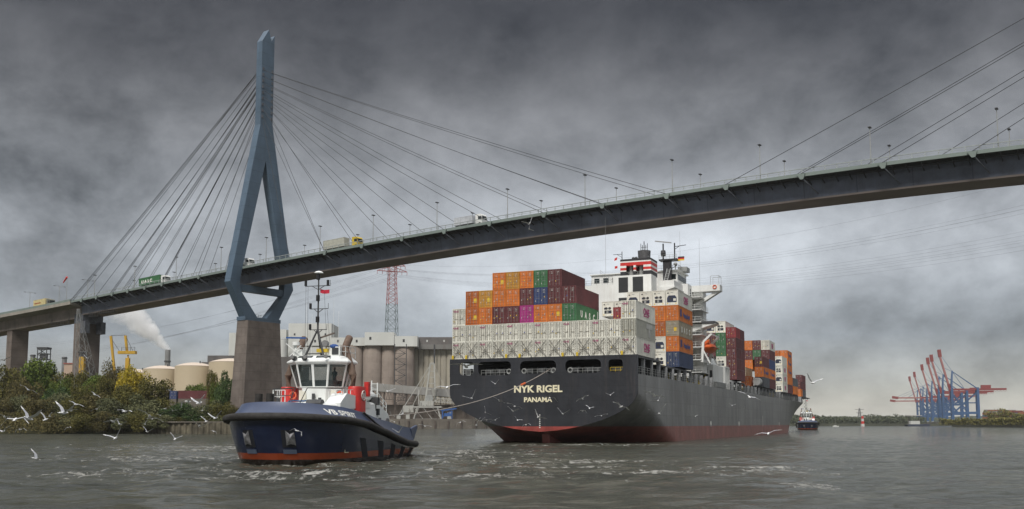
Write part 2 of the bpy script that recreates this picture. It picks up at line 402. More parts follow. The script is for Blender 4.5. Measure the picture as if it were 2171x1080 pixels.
# railings: top rail, mid rail, posts
for sg in (-1, 1):
    mb = MB(); s = -98; st = 2.6
    while s < 358:
        a = (s, sg*8.55, rail(s)); b = (s+st, sg*8.55, rail(s+st))
        mb.beam(a, b, .18, .16); mb.beam((a[0],a[1],a[2]-.5), (b[0],b[1],b[2]-.5), .06, .06)
        mb.beam((s, sg*8.55, rail(s)-1.03), a, .13); s += st
    mb.build('railing', mat('railing_paint', (.33,.36,.35), .5), bridge)
# pylon
def pylon(s0):
    h = 1.0
    m = MB()
    prof = [(-2.7,105),(2.7,105),(2.7,137.6),(1.3,135.2),(.1,139.0),(-2.7,134.2)]
    m.prism(prof, 'x', s0-h-.35, s0+h+.35); ma = m.build('pylon_mast', bridgeblue, bridge)
    for k in range(9): 
        for sg in (-1, 1):
            MB().box(s0+h+.32, s0+h+.55, sg*2.0-.35, sg*2.0+.35, 107.2+2.1*k, 108.2+2.1*k).build('anchor_housing', pl, ma)
            MB().box(s0-h-.32, s0-h-.55, sg*2.0-.35, sg*2.0+.35, 107.2+2.1*k, 108.2+2.1*k).build('anchor_housing', pl, ma)
    for sg in (-1, 1):
        m = MB()
        P = [(sg*.02,92.5),(sg*.02,105.0-.01),(sg*2.7,105.0-.01),(sg*13.7,49.5),(sg*7.4,38.4),(sg*1.9,38.4),(sg*9.3,47.0),(sg*9.7,50.6)]
        m.prism(P, 'x', s0-h-.45, s0+h+.45)
        m.build('pylon_leg', bridgeblue, bridge)
    MB().prism([(-9.5,46.8),(9.5,46.8),(9.8,49.1),(-9.8,49.1)], 'x', s0-h, s0+h).build('cross_beam', bridgeblue, bridge)
    m = MB().box(s0-h-1.1, s0+h+1.1, -7.7, 7.7, 37.25, 38.5); m.build('base_plate', bridgeblue, bridge)
    m = MB()
    for n in range(-2, 3): m.box(s0-h-.6, s0-h-.52, n*1.1-.04, n*1.1+.04, 38.5, 39.9)
    for z in (39.2, 39.85): m.box(s0-h-.6, s0-h-.52, -2.3, 2.3, z, z+.08)
    m.build('inspection_railing', galv, bridge)
    m = MB()
    b, t_ = (3.5, 9.5), (2.6, 7.5); ch = .6
    def ring(a, z): x, y = a; return [(s0-x+ch,-y,z),(s0+x-ch,-y,z),(s0+x,-y+ch,z),(s0+x,y-ch,z),(s0+x-ch,y,z),(s0-x+ch,y,z),(s0-x,y-ch,z),(s0-x,-y+ch,z)]
    m.loft([ring((b[0]+(t_[0]-b[0])*k/12, b[1]+(t_[1]-b[1])*k/12), -1+38.2*k/12) for k in range(13)], cap0=True, cap1=True)
    m.build('concrete_pier', mat('pier_concrete', (.165,.138,.120), .88, var=.22, scale=.22, bump=.35, streak=.8, seams=((2,2.9,.06,.5),), dirt=(.10,.08,.068)), bridge)
pylon(0); pylon(325)
# cables, one object each, in two planes
def cable(sp, hp, sa, dn, r=.07, ref=0):
    for sg in (-1, 1):
        x0 = ref + (1.7 if sa > ref else -1.7)
        p = Vector((x0, sg*2.0, hp)); q = Vector((sa, sg*8.95, rail(sa)-1.2)); m = MB()
        seg = 14; L = (q-p).length; pts = []
        for i in range(seg+1):
            t = i/seg; v = p.lerp(q, t); v.z -= .0048*L*4*t*(1-t)*1.0; pts.append(v)
        for i in range(seg): m.cyl(pts[i], pts[i+1], r, 5, caps=False)
        m.build('stay_cable', cablem, bridge)
hs = [107.5,110,112.3,114.6,116.8,119.1,121.4,123.8]
for k, s in enumerate(main):
    cable(0, hs[k], s, 0)
    if k >= 4: 
        cable(0, hs[k], 325-s, 0, ref=325)
cable(0, 105.8, 24, 0)
for k, s in enumerate(reversed(anch)):
    if s == -71:
        for d in (-.9, 0, .9): cable(0, hs[k]+d*.4, s+d, 0)
    elif s == -90.7: cable(0, hs[k], s, 0)
    else: cable(0, hs[k], s, 0)
for d in (0, .9, 2.1): cable(0, 123.8-d*.5, -98.3+d, 0)
# anchor pier and the concrete approach
pc = mat('approach_concrete', (.30,.28,.24), .88, var=.14, scale=.1, bump=.3, streak=.5, dirt=(.12,.1,.085))
ap = mat('anchor_pier_concrete', (.175,.145,.125), .88, var=.22, seams=((2,3.1,.06,.5),), scale=.15, bump=.3, streak=.55, dirt=(.09,.075,.065))
MB().box(-102.4, -98.1, -4.2, 4.4, -1, rail(-99)-9.3).build('anchor_pier', ap, bridge)
m = MB().box(-102.2, -96.4, -4.3, 4.3, rail(-99)-9.3, rail(-99)-5.6); m.box(-97.9, -94.6, -4.4, -2.4, rail(-99)-13.3, rail(-99)-8.6); m.box(-97.9,-94.6, 2.4, 4.4, rail(-99)-13.3, rail(-99)-8.6)
m.build('pier_head', pl, bridge)
for a, b, z in ((-90,-84,-8.0),(-83,-74,-7.4),(-116,-104,-8.9)):
    m = MB(); m.box(a, b, -6.2, -4.6, rail(a)+z, rail(a)+z+.15)
    x = a
    while x < b: m.box(x, x+.1, -6.2, -6.1, rail(a)+z, rail(a)+z+1.3); x += 1.1
    m.box(a, b, -6.2, -6.1, rail(a)+z+1.25, rail(a)+z+1.35)
    m.box(a,a+.15,-5.6,-5.4,rail(a)+z,rail(a)-6.3); m.box(b-.15,b,-5.6,-5.4,rail(a)+z,rail(a)-6.3)
    m.build('inspection_gantry', darksteel, bridge)
sweep('approach_deck', [(-8.3,-1.15),(8.3,-1.15),(8.8,-1.2),(8.8,-2.4),(4.4,-3.1),(-4.4,-3.1),(-8.8,-2.4),(-8.8,-1.2)], -330, -98.3, pc)
sweep('approach_parapet', [(-8.79,-.35),(-8.5,-.35),(-8.5,-1.19),(-8.79,-1.19)], -330, -98.3, fascia)
def ag(s): return -6.1 - 2.9*(((s+125)/24)**2 if s > -148 else .0)*0
sweep('approach_girder', [(-4.35,-3.0),(4.35,-3.0),(3.9,-7.2),(-3.9,-7.2)], -330, -97.9, mat('approach_girder_concrete', (.24,.205,.18), .9, var=.2, scale=.15, streak=.5, dirt=(.07,.06,.055)))
for s in (-151, -205, -259, -313):
    MB().box(s-2.0, s+2.0, -3.6, 3.6, -1, rail(s)-7.2).build('approach_pier', ap, bridge)

# street lamps along both edges of the deck
def lamp_proto():
    r = empty('street_lamp'); 
    MB().cyl((0,0,0), (0,0,8.1), .13, 8, .07).build('lamp_post', galv, r)
    MB().box(-.28,.28,-.55,.55,8.1,8.3).build('lamp_head', darksteel, r)
    return r
lp = lamp_proto(); first = True
LS = [-34,-10,12.3,36.8,59,83.4,107.8,132,156.4,178.4,203,227.8]
for sg in (-1, 1):
    for k, s in enumerate(LS + [-58,-83]):
        o = lp if first else copy_tree(lp); first = False
        o.location = bw(s, sg*8.4, rail(s)-1.15); o.rotation_euler = (0,0,BD)
        nm = 'near' if sg < 0 else 'far'
        q = sorted(LS+[-58,-83]).index(s)+1
        tag(o, f'slim street lamp on the {nm} edge of the bridge deck, {ORD[q]} from the left', 'street lamp', 'street lamps along the bridge')
for k, s in enumerate((-101,-121,-143)):
    o = empty('street_lamp', bw(s, 0, rail(s)-1.15), BD, f'double-armed street lamp on the concrete approach left of the bridge, {["nearest the cables","middle one","farthest left"][k]}', 'street lamp', 'double-armed lamps on the approach')
    MB().cyl((0,0,0),(0,0,9.6),.12,8,.08).build('lamp_post', galv, o)
    MB().beam((0,-2.2,9.6),(0,2.2,9.6),.12).build('lamp_arm', galv, o)
    for sg in (-1,1): MB().box(-.15,.15,sg*2.2-.4,sg*2.2+.4,9.45,9.6).build('lamp_head', darksteel, o)
ws = empty('windsock', bw(-102, -8.2, rail(-102)-1.1), BD, 'red windsock drooping from a thin pole where the bridge cables end', 'windsock')
MB().cyl((0,0,0),(0,0,10),.1,6,.06).build('pole', galv, ws)
MB().cyl((-.1,0,9.9),(-2.6,0,7.9),.42,8,.2).build('sock', redp, ws)

# trucks on the bridge ------------------------------------------------
tyre = mat('tyre_rubber', (.02,.02,.02), .9)
def wheel_set(p, xs, z=.5):
    for x in xs:
        for sg in (-1, 1):
            wv = MB().cyl((x, sg*1.22, z), (x, sg*.88, z), .5, 16).build('wheel', tyre, p)
            MB().cyl((x, sg*1.24, z), (x, sg*1.20, z), .27, 10).build('rim', galv, wv)
def truck(name, s, n, cabm, boxm, boxlen, label, boxh=2.75, cont=True, cabx=None, letters=None, stripe=None, roof=None):
    o = empty(name, bw(s, n, rail(s)-1.15), BD, label, 'truck', 'trucks crossing the bridge')
    dz = rail(s+1)-rail(s); o.rotation_euler = (0, -dz, BD)
    cx = boxlen + .9 if cabx is None else cabx
    prof = [(cx,.55),(cx+2.25,.55),(cx+2.3,1.6),(cx+2.1,2.95),(cx+1.8,3.3),(cx,3.4)]
    m = MB().prism(prof, 'y', -1.22, 1.22); c = m.build('cab', cabm, o)
    MB().add([(cx+2.33,-1.1,1.75),(cx+2.33,1.1,1.75),(cx+2.15,1.05,2.75),(cx+2.15,-1.05,2.75)], [(0,1,2,3)]).build('windscreen', glassm, c, fix=False)
    MB().box(cx+.9, cx+1.9, -1.25, -1.21, 1.8, 2.7).build('side_window', glassm, c)
    MB().box(cx+1.95,cx+2.15,-1.5,-1.3,1.7,2.5).build('mirror', black, c)
    MB().box(0, cx+1.5, -.5, .5, .75, 1.1).build('chassis', darksteel, o)
    wheel_set(o, [1.4, 2.7, cx-.5, cx+1.5] if boxlen > 7 else [1.2, cx+1.4])
    z0 = 1.12; ly = -1.22
    m = MB(); n_ = int(boxlen/.3)
    pts = []
    for i in range(n_+1):
        x = boxlen*i/n_; pts.append((x, .04 if i % 2 else 0))
    m.box(0, boxlen, -1.18, 1.18, z0, z0+boxh)
    for sg in (-1,1):
        for i in range(0, n_, 2): m.box(boxlen*i/n_, boxlen*(i+.6)/n_, sg*1.18, sg*1.22, z0+.1, z0+boxh-.1)
        m.box(0, boxlen, sg*1.17, sg*1.23, z0, z0+.12); m.box(0, boxlen, sg*1.17, sg*1.23, z0+boxh-.12, z0+boxh)
    b = m.build('container' if cont else 'load_bed', boxm, o)
    if stripe: MB().box(.8, boxlen*.62, -1.26, -1.23, z0+1.1, z0+1.5).build('stripe', stripe, b)
    if letters: 
        tt, sz, x0, mm, sxx = letters
        text(tt, sz, mm, (x0, -1.25, z0+.75), (pi/2,0,0), b, sx=sxx, bold=.05)
    return o
gcont = mat('green_container_paint', (.045,.16,.065), .55, var=.12, scale=.8, streak=.35)
letw = mat('white_lettering', (.75,.75,.70), .6, var=.03)
truck('lorry', -58.2, -5.2, white, gcont, 12.2, 'lorry carrying a long green container with white letters over the bridge', letters=('U A S C', 1.5, 1.6, letw, 1.25))
truck('lorry', 36.3, -5.2, yellow, mat('grey_container_paint', (.42,.42,.36), .6), 9.0, 'lorry with a bright yellow cab and plain grey container on the bridge', cabx=12.3)
truck('lorry', 88.0, -5.2, white, mat('pale_panel', (.5,.52,.55), .5), 6.5, 'white lorry at mid-span above the stacked containers', boxh=2.2, cont=False, cabx=7.6)
truck('lorry', -128.5, -5.2, mat('olive_cab_paint', (.16,.16,.13), .5), mat('cream_tarp', (.55,.47,.24), .6), 8.6, 'lorry with a cream body and red stripe on the concrete approach at the left edge', stripe=mat('dull_red', (.35,.10,.04), .6))
truck('lorry', -6.8, -5.2, white, galv, 5.5, 'pale lorry passing behind the near pylon leg', boxh=1.2, cont=False)

# ============================================================ CONTAINER SHIP  (local x = across from port, y = along from the transom, z = up)
SA = .396; SP = Vector((-10.25, 167.07, 0))
SRM = Matrix.Translation(SP) @ Matrix.Rotation(-SA, 4, 'Z')
ship = empty('container_ship', SP, -SA, 'huge dark grey container ship seen from its stern, bottom painted red', 'container ship')
HT = 2.75   # top of the red bottom paint
hullm = bpy.data.materials.new('hull_paint')
def hull_mat(m, top, low, split, sc=.25, stv=.5):
    m.use_nodes = True; t = m.node_tree; b = t.nodes['Principled BSDF']; L = t.links.new
    co = t.nodes.new('ShaderNodeTexCoord'); sp = t.nodes.new('ShaderNodeSeparateXYZ'); L(co.outputs['Object'], sp.inputs[0])
    def ramp(c, v, seed, scl, mapsc):
        mp = t.nodes.new('ShaderNodeMapping'); mp.inputs['Scale'].default_value = mapsc; mp.inputs['Location'].default_value = (seed,0,0)
        L(co.outputs['Object'], mp.inputs[0])
        n = t.nodes.new('ShaderNodeTexNoise'); n.inputs['Scale'].default_value = scl; n.inputs['Detail'].default_value = 8; n.inputs['Roughness'].default_value = .68
        L(mp.outputs[0], n.inputs['Vector']); r = t.nodes.new('ShaderNodeValToRGB'); L(n.outputs[0], r.inputs[0])
        r.color_ramp.elements[0].position = .32; r.color_ramp.elements[0].color = tuple(x*(1-v) for x in c)+(1,)
        r.color_ramp.elements[1].position = .70; r.color_ramp.elements[1].color = tuple(min(1,x*(1+v)) for x in c)+(1,)
        return r.outputs[0]
    a = ramp(top, .34, 0, sc, (1,1,.22)); c = ramp(low, .32, 9, sc*1.6, (1,1,.6))
    gt = t.nodes.new('ShaderNodeMath'); gt.operation = 'GREATER_THAN'; L(sp.outputs[2], gt.inputs[0]); gt.inputs[1].default_value = split
    mx_ = t.nodes.new('ShaderNodeMix'); mx_.data_type = 'RGBA'; L(gt.outputs[0], mx_.inputs[0]); L(c, mx_.inputs[6]); L(a, mx_.inputs[7])
    # plate seams
    bk = t.nodes.new('ShaderNodeTexBrick'); mp = t.nodes.new('ShaderNodeMapping'); mp.inputs['Rotation'].default_value = (pi/2,0,0)
    cm = t.nodes.new('ShaderNodeCombineXYZ'); ad = t.nodes.new('ShaderNodeMath'); L(sp.outputs[0], ad.inputs[0]); L(sp.outputs[1], ad.inputs[1])
    L(ad.outputs[0], cm.inputs[0]); L(sp.outputs[2], cm.inputs[1]); L(cm.outputs[0], bk.inputs['Vector'])
    bk.inputs['Scale'].default_value = 1; bk.inputs['Brick Width'].default_value = 9; bk.inputs['Row Height'].default_value = 2.3; bk.inputs['Mortar Size'].default_value = .035
    bk.inputs['Color1'].default_value = (1,1,1,1); bk.inputs['Color2'].default_value = (.80,.80,.81,1); bk.inputs['Mortar'].default_value = (.58,.57,.55,1)
    ml = t.nodes.new('ShaderNodeMix'); ml.data_type = 'RGBA'; ml.blend_type = 'MULTIPLY'; ml.inputs[0].default_value = .8
    L(mx_.outputs[2], ml.inputs[6]); L(bk.outputs[0], ml.inputs[7])
    # rust runs
    mp = t.nodes.new('ShaderNodeMapping'); mp.inputs['Scale'].default_value = (1.2,1.2,.08); L(co.outputs['Object'], mp.inputs[0])
    n = t.nodes.new('ShaderNodeTexNoise'); n.inputs['Scale'].default_value = 1.1; n.inputs['Detail'].default_value = 6; n.inputs['Roughness'].default_value = .75; L(mp.outputs[0], n.inputs['Vector'])
    r = t.nodes.new('ShaderNodeValToRGB'); L(n.outputs[0], r.inputs[0]); r.color_ramp.elements[0].position = .54; r.color_ramp.elements[1].position = .74
    r.color_ramp.elements[1].color = (stv,)*3+(1,)
    mr = t.nodes.new('ShaderNodeMix'); mr.data_type = 'RGBA'; L(r.outputs[0], mr.inputs[0]); L(ml.outputs[2], mr.inputs[6]); mr.inputs[7].default_value = (.13,.10,.085,1)
    L(mr.outputs[2], b.inputs['Base Color']); b.inputs['Roughness'].default_value = .42
    bp = t.nodes.new('ShaderNodeBump'); bp.inputs['Strength'].default_value = .35; bp.inputs['Distance'].default_value = .25
    n3 = t.nodes.new('ShaderNodeTexNoise'); n3.inputs['Scale'].default_value = .45; n3.inputs['Detail'].default_value = 3; L(co.outputs['Object'], n3.inputs['Vector'])
    L(n3.outputs[0], bp.inputs['Height']); L(bp.outputs[0], b.inputs['Normal'])
    return m
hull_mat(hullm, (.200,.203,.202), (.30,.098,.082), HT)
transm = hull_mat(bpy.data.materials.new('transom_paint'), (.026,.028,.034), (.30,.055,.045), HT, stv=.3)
B = 16.25
def section(L, n=26):
    "starboard half section: list of (half width, height) from the deck edge down to the keel line"
    top = 11.1
    if L > 246: top = 11.1 + 4.6*min(1, (L-246)/10)
    # beam at deck, beam at waterline
    bd = B * (1 if L < 215 else max(0, 1-((L-215)/(293-215))**2.6))
    bwl = B * (1 if L < 165 else max(0, 1-((L-165)/(279-165))**1.9))
    if L < 62:
        t = min(1, L/62); Hs = 8.6*(1-t)**1.6 - 12*t**1.5       # height where the side turns vertical
        Hb = 1.9 - .23*L if L < 12 else -.86 - 12*min(1,(L-12)/28)
        p = 2.1 + .5*t
        out = []
        for i in range(n+1):
            h = top + (Hb-top)*(i/n)
            if h >= Hs: wd = bd
            else:
                q = (Hs-h)/(Hs-Hb); q = min(1, q)
                wd = bd*(max(0, 1-q**p))**(1/1.55) if L > 0 else bd*(max(0, 1-q**p))**(1/1.55)
            out.append((max(wd, .3), h))
        return out
    out = []
    for i in range(n+1):
        h = top + (-12-top)*(i/n)
        q = max(0, min(1, (h-0)/(top))) ; k = q**1.5
        wd = bwl + (bd-bwl)*k
        if h < 0: wd = bwl*(1-(min(1,-h/12))**6)
        out.append((max(wd, .05), h))
    return out
def hull():
    Ls = [0,1,2.5,4,6,8,10,12,15,18,22,26,30,35,40,46,54,61.9] + list(range(66, 246, 10)) + [246,250,256,260,264,268,272,276,280,284,287,290,292,293]
    for sg, nm in ((1,'starboard'),(-1,'port')):
        mb = MB(); rings = []
        for L in Ls: rings.append([(B+sg*w_, L, h) for w_, h in section(L)])
        mb.loft(rings, closed=False)
        o = mb.build('hull_side', hullm, ship, smooth=True)
    # counter closing below the transom is part of the loft; main deck
    mb = MB(); top = [(B+section(L)[0][0]-.15, L, 11.0) for L in Ls]; bot = [(B-section(L)[0][0]+.15, L, 11.0) for L in Ls]
    for i in range(len(Ls)-1): mb.add([top[i], top[i+1], bot[i+1], bot[i]], [(0,1,2,3)])
    mb.build('main_deck', mat('deck_green', (.05,.06,.055), .8), ship, fix=False)
hull()
# transom plate with the five mooring openings
sec = section(0, 40)
prof = [(w_, h) for w_, h in sec]
outl = [(B+w_, h) for w_, h in prof[1:]] + [(B-w_, h) for w_, h in reversed(prof[1:])]
outl = [(32.75, 14.12)] + [(32.75, 11.2)] + [(B+w_+.22*(w_/16.25), h) for w_, h in prof[1:]] + [(B-w_-.22*(w_/16.25), h) for w_, h in reversed(prof[1:])] + [(-.25, 11.2), (-.25, 14.12)]
holes = [rrect(1.5,4.25,11.35,13.62,.7), rrect(5.1,11.05,11.25,13.55,.7), rrect(12.7,19.05,11.4,13.5,.8), rrect(20.65,26.7,11.35,13.5,.8), rrect(27.95,30.3,11.45,13.4,.55)]
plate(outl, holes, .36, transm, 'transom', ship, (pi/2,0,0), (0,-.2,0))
letc = mat('cream_lettering', (.80,.74,.52), .6, var=.06)
text('NYK RIGEL', 1.55, letc, (15.85,-.42,8.35), (pi/2,0,0), ship, 'ship_name', bold=.035, align='CENTER', sx=1.12)
text('PANAMA', 1.08, letc, (15.85,-.42,6.75), (pi/2,0,0), ship, 'home_port', bold=.035, align='CENTER', sx=1.12)
# draught marks on the rudder line
dm = mat('draught_mark_paint', (.7,.7,.66), .6)
mb = MB()
for k in range(7): mb.box(16.1,16.3,-.44,-.40,2.5+.34*k,2.64+.34*k)
for z in (2.45,): mb.box(16.19,16.21,-.43,-.40,2.5,4.7)
mb.build('draught_marks', dm, ship)
MB().prism([(2.0,2.0),(7.5,2.0),(9.0,-4),(3.2,-4)], 'x', 15.6, 16.9).build('rudder', hullm, ship)
# mooring deck seen through the openings
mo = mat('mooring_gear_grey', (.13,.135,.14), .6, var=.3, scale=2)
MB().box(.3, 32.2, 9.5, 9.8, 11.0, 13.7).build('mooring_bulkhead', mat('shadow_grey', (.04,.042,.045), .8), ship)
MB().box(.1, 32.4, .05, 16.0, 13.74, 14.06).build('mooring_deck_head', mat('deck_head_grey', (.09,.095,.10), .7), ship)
for x in (2.4, 6.6, 8.6, 13.6, 15.9, 18.2, 21.8, 24.2, 25.6, 28.6, 29.6):
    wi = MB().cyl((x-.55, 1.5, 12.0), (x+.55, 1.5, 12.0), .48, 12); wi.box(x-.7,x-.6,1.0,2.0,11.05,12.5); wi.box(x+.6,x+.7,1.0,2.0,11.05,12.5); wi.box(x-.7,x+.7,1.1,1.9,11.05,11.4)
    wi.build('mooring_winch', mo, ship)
for x0, x1 in ((1.6,4.2),(5.3,10.9),(12.9,18.9),(20.8,26.5),(28,30.2)):
    m = MB(); m.box(x0,x1,.35,.41,12.15,12.21); m.box(x0,x1,.35,.41,11.7,11.75); x = x0
    while x <= x1: m.box(x,x+.06,.35,.41,11.0,12.2); x += .85
    m.build('deck_rail', yellow if x0 > 27 else galv, ship)
for x in (13.2, 18.4, 21.3, 10.5): 
    a = MB()
    for i in range(16):
        t0, t1 = 2*pi*i/16, 2*pi*(i+1)/16; a.cyl((x+.38*cos(t0), .2, 11.85+.38*sin(t0)), (x+.38*cos(t1), .2, 11.85+.38*sin(t1)), .12, 6, caps=False)
    a.build('fairlead', galv, ship)
# hatch coaming along the deck + platforms under the boxes
MB().box(2.9, 29.6, 16.2, 244, 11.0, 12.6).build('hatch_coaming', mat('coaming_grey', (.075,.078,.082), .7, var=.4, scale=.6), ship)
for a, b in ((16.3,41.8),(90.0,104.4),(134,162),(175,204),(205,221),(235,262)):
    MB().box(.4, 32.1, a, b, 13.15, 13.45).build('hatch_cover', mat('hatch_grey', (.10,.10,.105), .7, var=.3), ship)
# side stanchions with walkway rails between
stm = mat('stanchion_grey', (.30,.31,.32), .6, var=.2, streak=.4)
L = 5.5; k = 0
while L < 246:
    if not (64 < L < 86):
        w_ = section(L)[0][0]
        m = MB().box(B+w_-.75, B+w_-.18, L-.24, L+.24, 11.1, 13.14 if L > 16 else 13.7); m.box(B+w_-.85, B+w_-.15, L-.32, L+.32, 11.08, 11.3)
        st = m.build('stanchion', stm, ship)
        if k % 2 == 0: MB().box(B+w_-1.6, B+w_-1.3, L+2.4, L+2.9, 11.05, 12.9).build('vent_post', mo, ship)
    L += 5.1 if L < 90 else 6.1; k += 1
m = MB()
for z in (11.55, 11.95, 12.3): m.beam((B+16.1, 1.4, z), (B+16.1, 214, z), .05)
L = 2
while L < 214: m.box(B+16.07, B+16.13, L-.03, L+.03, 11.05, 12.3); L += 1.7
m.build('side_railing', galv, ship)
# odd deck gear between the posts
rnd = random.Random(3)
L = 6
while L < 240:
    if not (60 < L < 88):
        m = MB(); a = rnd.choice([.5,.8,1.2]); h = rnd.choice([.7,1.1,1.5,1.9])
        m.box(28.9-rnd.random(), 30.2+rnd.random()*.9, L, L+a, 11.0, 11.0+h)
        if rnd.random() < .5: m.cyl((30.4, L+.3, 11.05), (30.4, L+.3, 12.6), .17, 8)
        m.build('deck_gear', rnd.choice([mo, galv, yellow, mo, white, darksteel]), ship)
    L += 2.6 + rnd.random()*2.2
# white signs on the hull side
for L in (58, 92.5, 165): 
    p = MB().box(32.5, 32.53, L-.55, L+.55, 2.95, 3.7); p.box(32.5,32.53, L-.2,L+.2, 2.6, 2.95); p.build('tug_mark', dm, ship)
MB().box(32.5, 32.53, 131, 131.3, 2.4, 5.4).build('load_line', dm, ship)
# forecastle
m = MB(); m.box(B-6, B+6, 262, 272, 15.2, 17.5); m.build('forecastle_house', hullm, ship)
MB().cyl((B,276,15), (B,276,24), .3, 8, .15).build('foremast', white, ship)
MB().prism([(B-9,15.6),(B+9,15.6),(B+9,19.2),(B-9,19.2)], 'y', 268, 268.4).build('breakwater', mat('breakwater_green', (.06,.08,.075), .6), ship)

# ---- superstructure
def rail_mb(m, pts, h=1.05, st=1.5, r=.05):
    for a, b in zip(pts, pts[1:]):
        a = Vector(a); b = Vector(b); n = max(1, int((b-a).length/st))
        for z in (h, h*.5): m.beam(a+Vector((0,0,z)), b+Vector((0,0,z)), r)
        for i in range(n+1): p = a.lerp(b, i/n); m.beam(p, p+Vector((0,0,h)), r)
    return m
cas = MB().box(15.8, 23.9, 43, 47.3, 13, 34.2).build('funnel_casing', white, ship)
MB().box(8.6, 15.79, 43.05, 47.3, 13, 31.9).build('casing_shoulder', white, ship)
MB().box(3.0, 8.59, 43.1, 47.3, 13, 30.6).build('casing_shoulder', white, ship)
lou = mat('louvre_dark', (.035,.037,.04), .7)
def louvre(x0,x1,z0,z1,y,parent):
    m = MB().box(x0,x1,y-.06,y,z0,z1); z = z0+.1
    while z < z1-.1: m.box(x0+.05,x1-.05,y-.12,y-.05,z,z+.06); z += .28
    return m.build('louvre', lou, parent)
louvre(17.0,19.0,30.1,33.2,43,cas); louvre(20.0,22.2,30.1,33.2,43,cas); louvre(17.0,19.0,26.6,29.0,43,cas); louvre(20.0,22.2,26.6,29.0,43,cas)
# funnel with stripes and openings
fx0, fx1, fy0, fy1 = 17.3, 23.8, 43.3, 48.5
fun = MB().box(fx0+.3, fx1-.3, fy0+1.6, fy1-.2, 34.2, 37.6); fun = fun.build('funnel', black, cas)
bands = [(34.2,35.15,black),(35.15,35.45,white),(35.45,36.05,redp),(36.05,36.55,white),(36.55,37.3,redp),(37.3,37.6,white),(37.6,38.1,black)]
fb = mat('funnel_black', (.02,.02,.024), .5)
for z0, z1, mm in bands:
    mm = fb if mm is black else mm
    if z0 > 36.5: m = MB().box(fx0, fx1, fy0, fy1, z0, z1)
    else:
        m = MB()
        for x0, x1 in ((fx0, fx0+1.25), (20.1, 20.6), (22.2, fx1)): m.box(x0, x1, fy0, fy0+.25, z0, z1)
        m.box(fx0+.25, fx1-.25, fy1-.2, fy1, z0, z1); m.box(20.2,20.5,fy0+.25,fy1-.2,z0,z1)
        m.box(fx1-.25, fx1, fy0+.25, fy1, z0, z1); m.box(fx0, fx0+.25, fy0+.25, fy1, z0, z1)
    m.build('funnel_band', mm, fun)
for x in (19.3, 21.4): MB().cyl((x,44.6,34.2),(x,44.6,37.3),.42,12).build('exhaust_trunk', galv, fun)
m = rail_mb(MB(), [(18.5,43.5,34.2),(22.2,43.5,34.2)], .8, .6); m.build('railing', galv, fun)
MB().cyl((21.7,46,38.1),(21.7,46,40.3),1.25,16,1.35).build('uptake', mat('sooty_grey', (.10,.10,.105), .7, var=.3, scale=2), fun)
m = MB()
for dx in (-.7,-.35,.35,.7): m.cyl((21.7+dx,46,40.3),(21.7+dx,46,41.4+abs(dx)),.07,6); m.cyl((21.7+dx,46,41.2),(21.7,46,41.2),.05,5)
m.cyl((21.7,46,40),(21.7,46,42.6),.1,6); m.build('whip_cluster', darksteel, fun)
for x, z in ((19.8,38.4),(20.4,38.4),(23.0,38.4)): MB().ell((x,44.5,z),(.35,.35,.35)).build('vent_cowl', darksteel, fun)
m = MB(); m.cyl((17.5,44,38.1),(17.5,44,40.1),.09,6); m.cyl((17.5,44,39.5),(15.6,44,39.5),.06,6); m.cyl((17.5,44,38.7),(16.4,44,39.5),.05,6)
hal = m.build('signal_mast', darksteel, fun)
MB().add([(15.9,44,38.6),(16.5,44,38.9),(16.4,44,38.2),(15.8,44,38.0)], [(0,1,2,3)]).build('flag', redp, hal, fix=False)
MB().add([(15.9,44,36.7),(16.5,44,36.8),(16.5,44,36.2),(15.9,44,36.1)], [(0,1,2,3)]).build('flag', redp, hal, fix=False)
def squash(o):      # funnel sits a little lower and squatter on its casing
    if o.type == 'MESH':
        for v in o.data.vertices:
            if v.co.z > 34.1: v.co.z = 33.6+(v.co.z-34.2)*.88
    for ch in o.children: squash(ch)
bpy.context.view_layer.update(); squash(cas)
# radar mast
rm = MB().box(23.4,25.0,55,56.5,33.3,38.2); rm.box(22.6,26.6,54.6,57,38.2,38.5); rm = rm.build('radar_mast', fb, ship)
m = MB().cyl((23.4,55.5,38.5),(23.4,55.5,42.0),.16,8); m.cyl((23.0,55.5,39.9),(23.8,55.5,39.9),.7,10); m.build('radar_post', fb, rm)
MB().beam((21.6,55.5,42.7),(25.2,55.5,42.1),.28,.22).build('radar_scanner', mat('scanner_grey',(.3,.3,.3),.5), rm)
m = MB().cyl((25.9,55.5,38.5),(25.9,55.5,42.0),.14,8); m.cyl((25.9,55.5,41.2),(28.4,55.5,41.4),.07,6); m.cyl((25.9,55.5,40.6),(27.0,55.5,41.3),.06,6)
m.cyl((24.6,55.5,36.2),(26.2,55.5,37.0),.07,6); m.ell((26.2,55.5,37.1),(.16,.16,.2)); m.build('mast_arm', fb, rm)
fl = empty('national_flag'); fl.parent = rm
for k, c in enumerate([black, redp, mat('flag_gold', (.75,.50,.03), .7)]): MB().box(26.6+.02*k,28.0,55.4,55.43,38.95-.3*k-.3,38.95-.3*k).build('flag_stripe', c, fl)
m = rail_mb(MB(), [(22.6,54.7,38.5),(26.5,54.7,38.5)], .9, .7); m.build('railing', galv, rm)
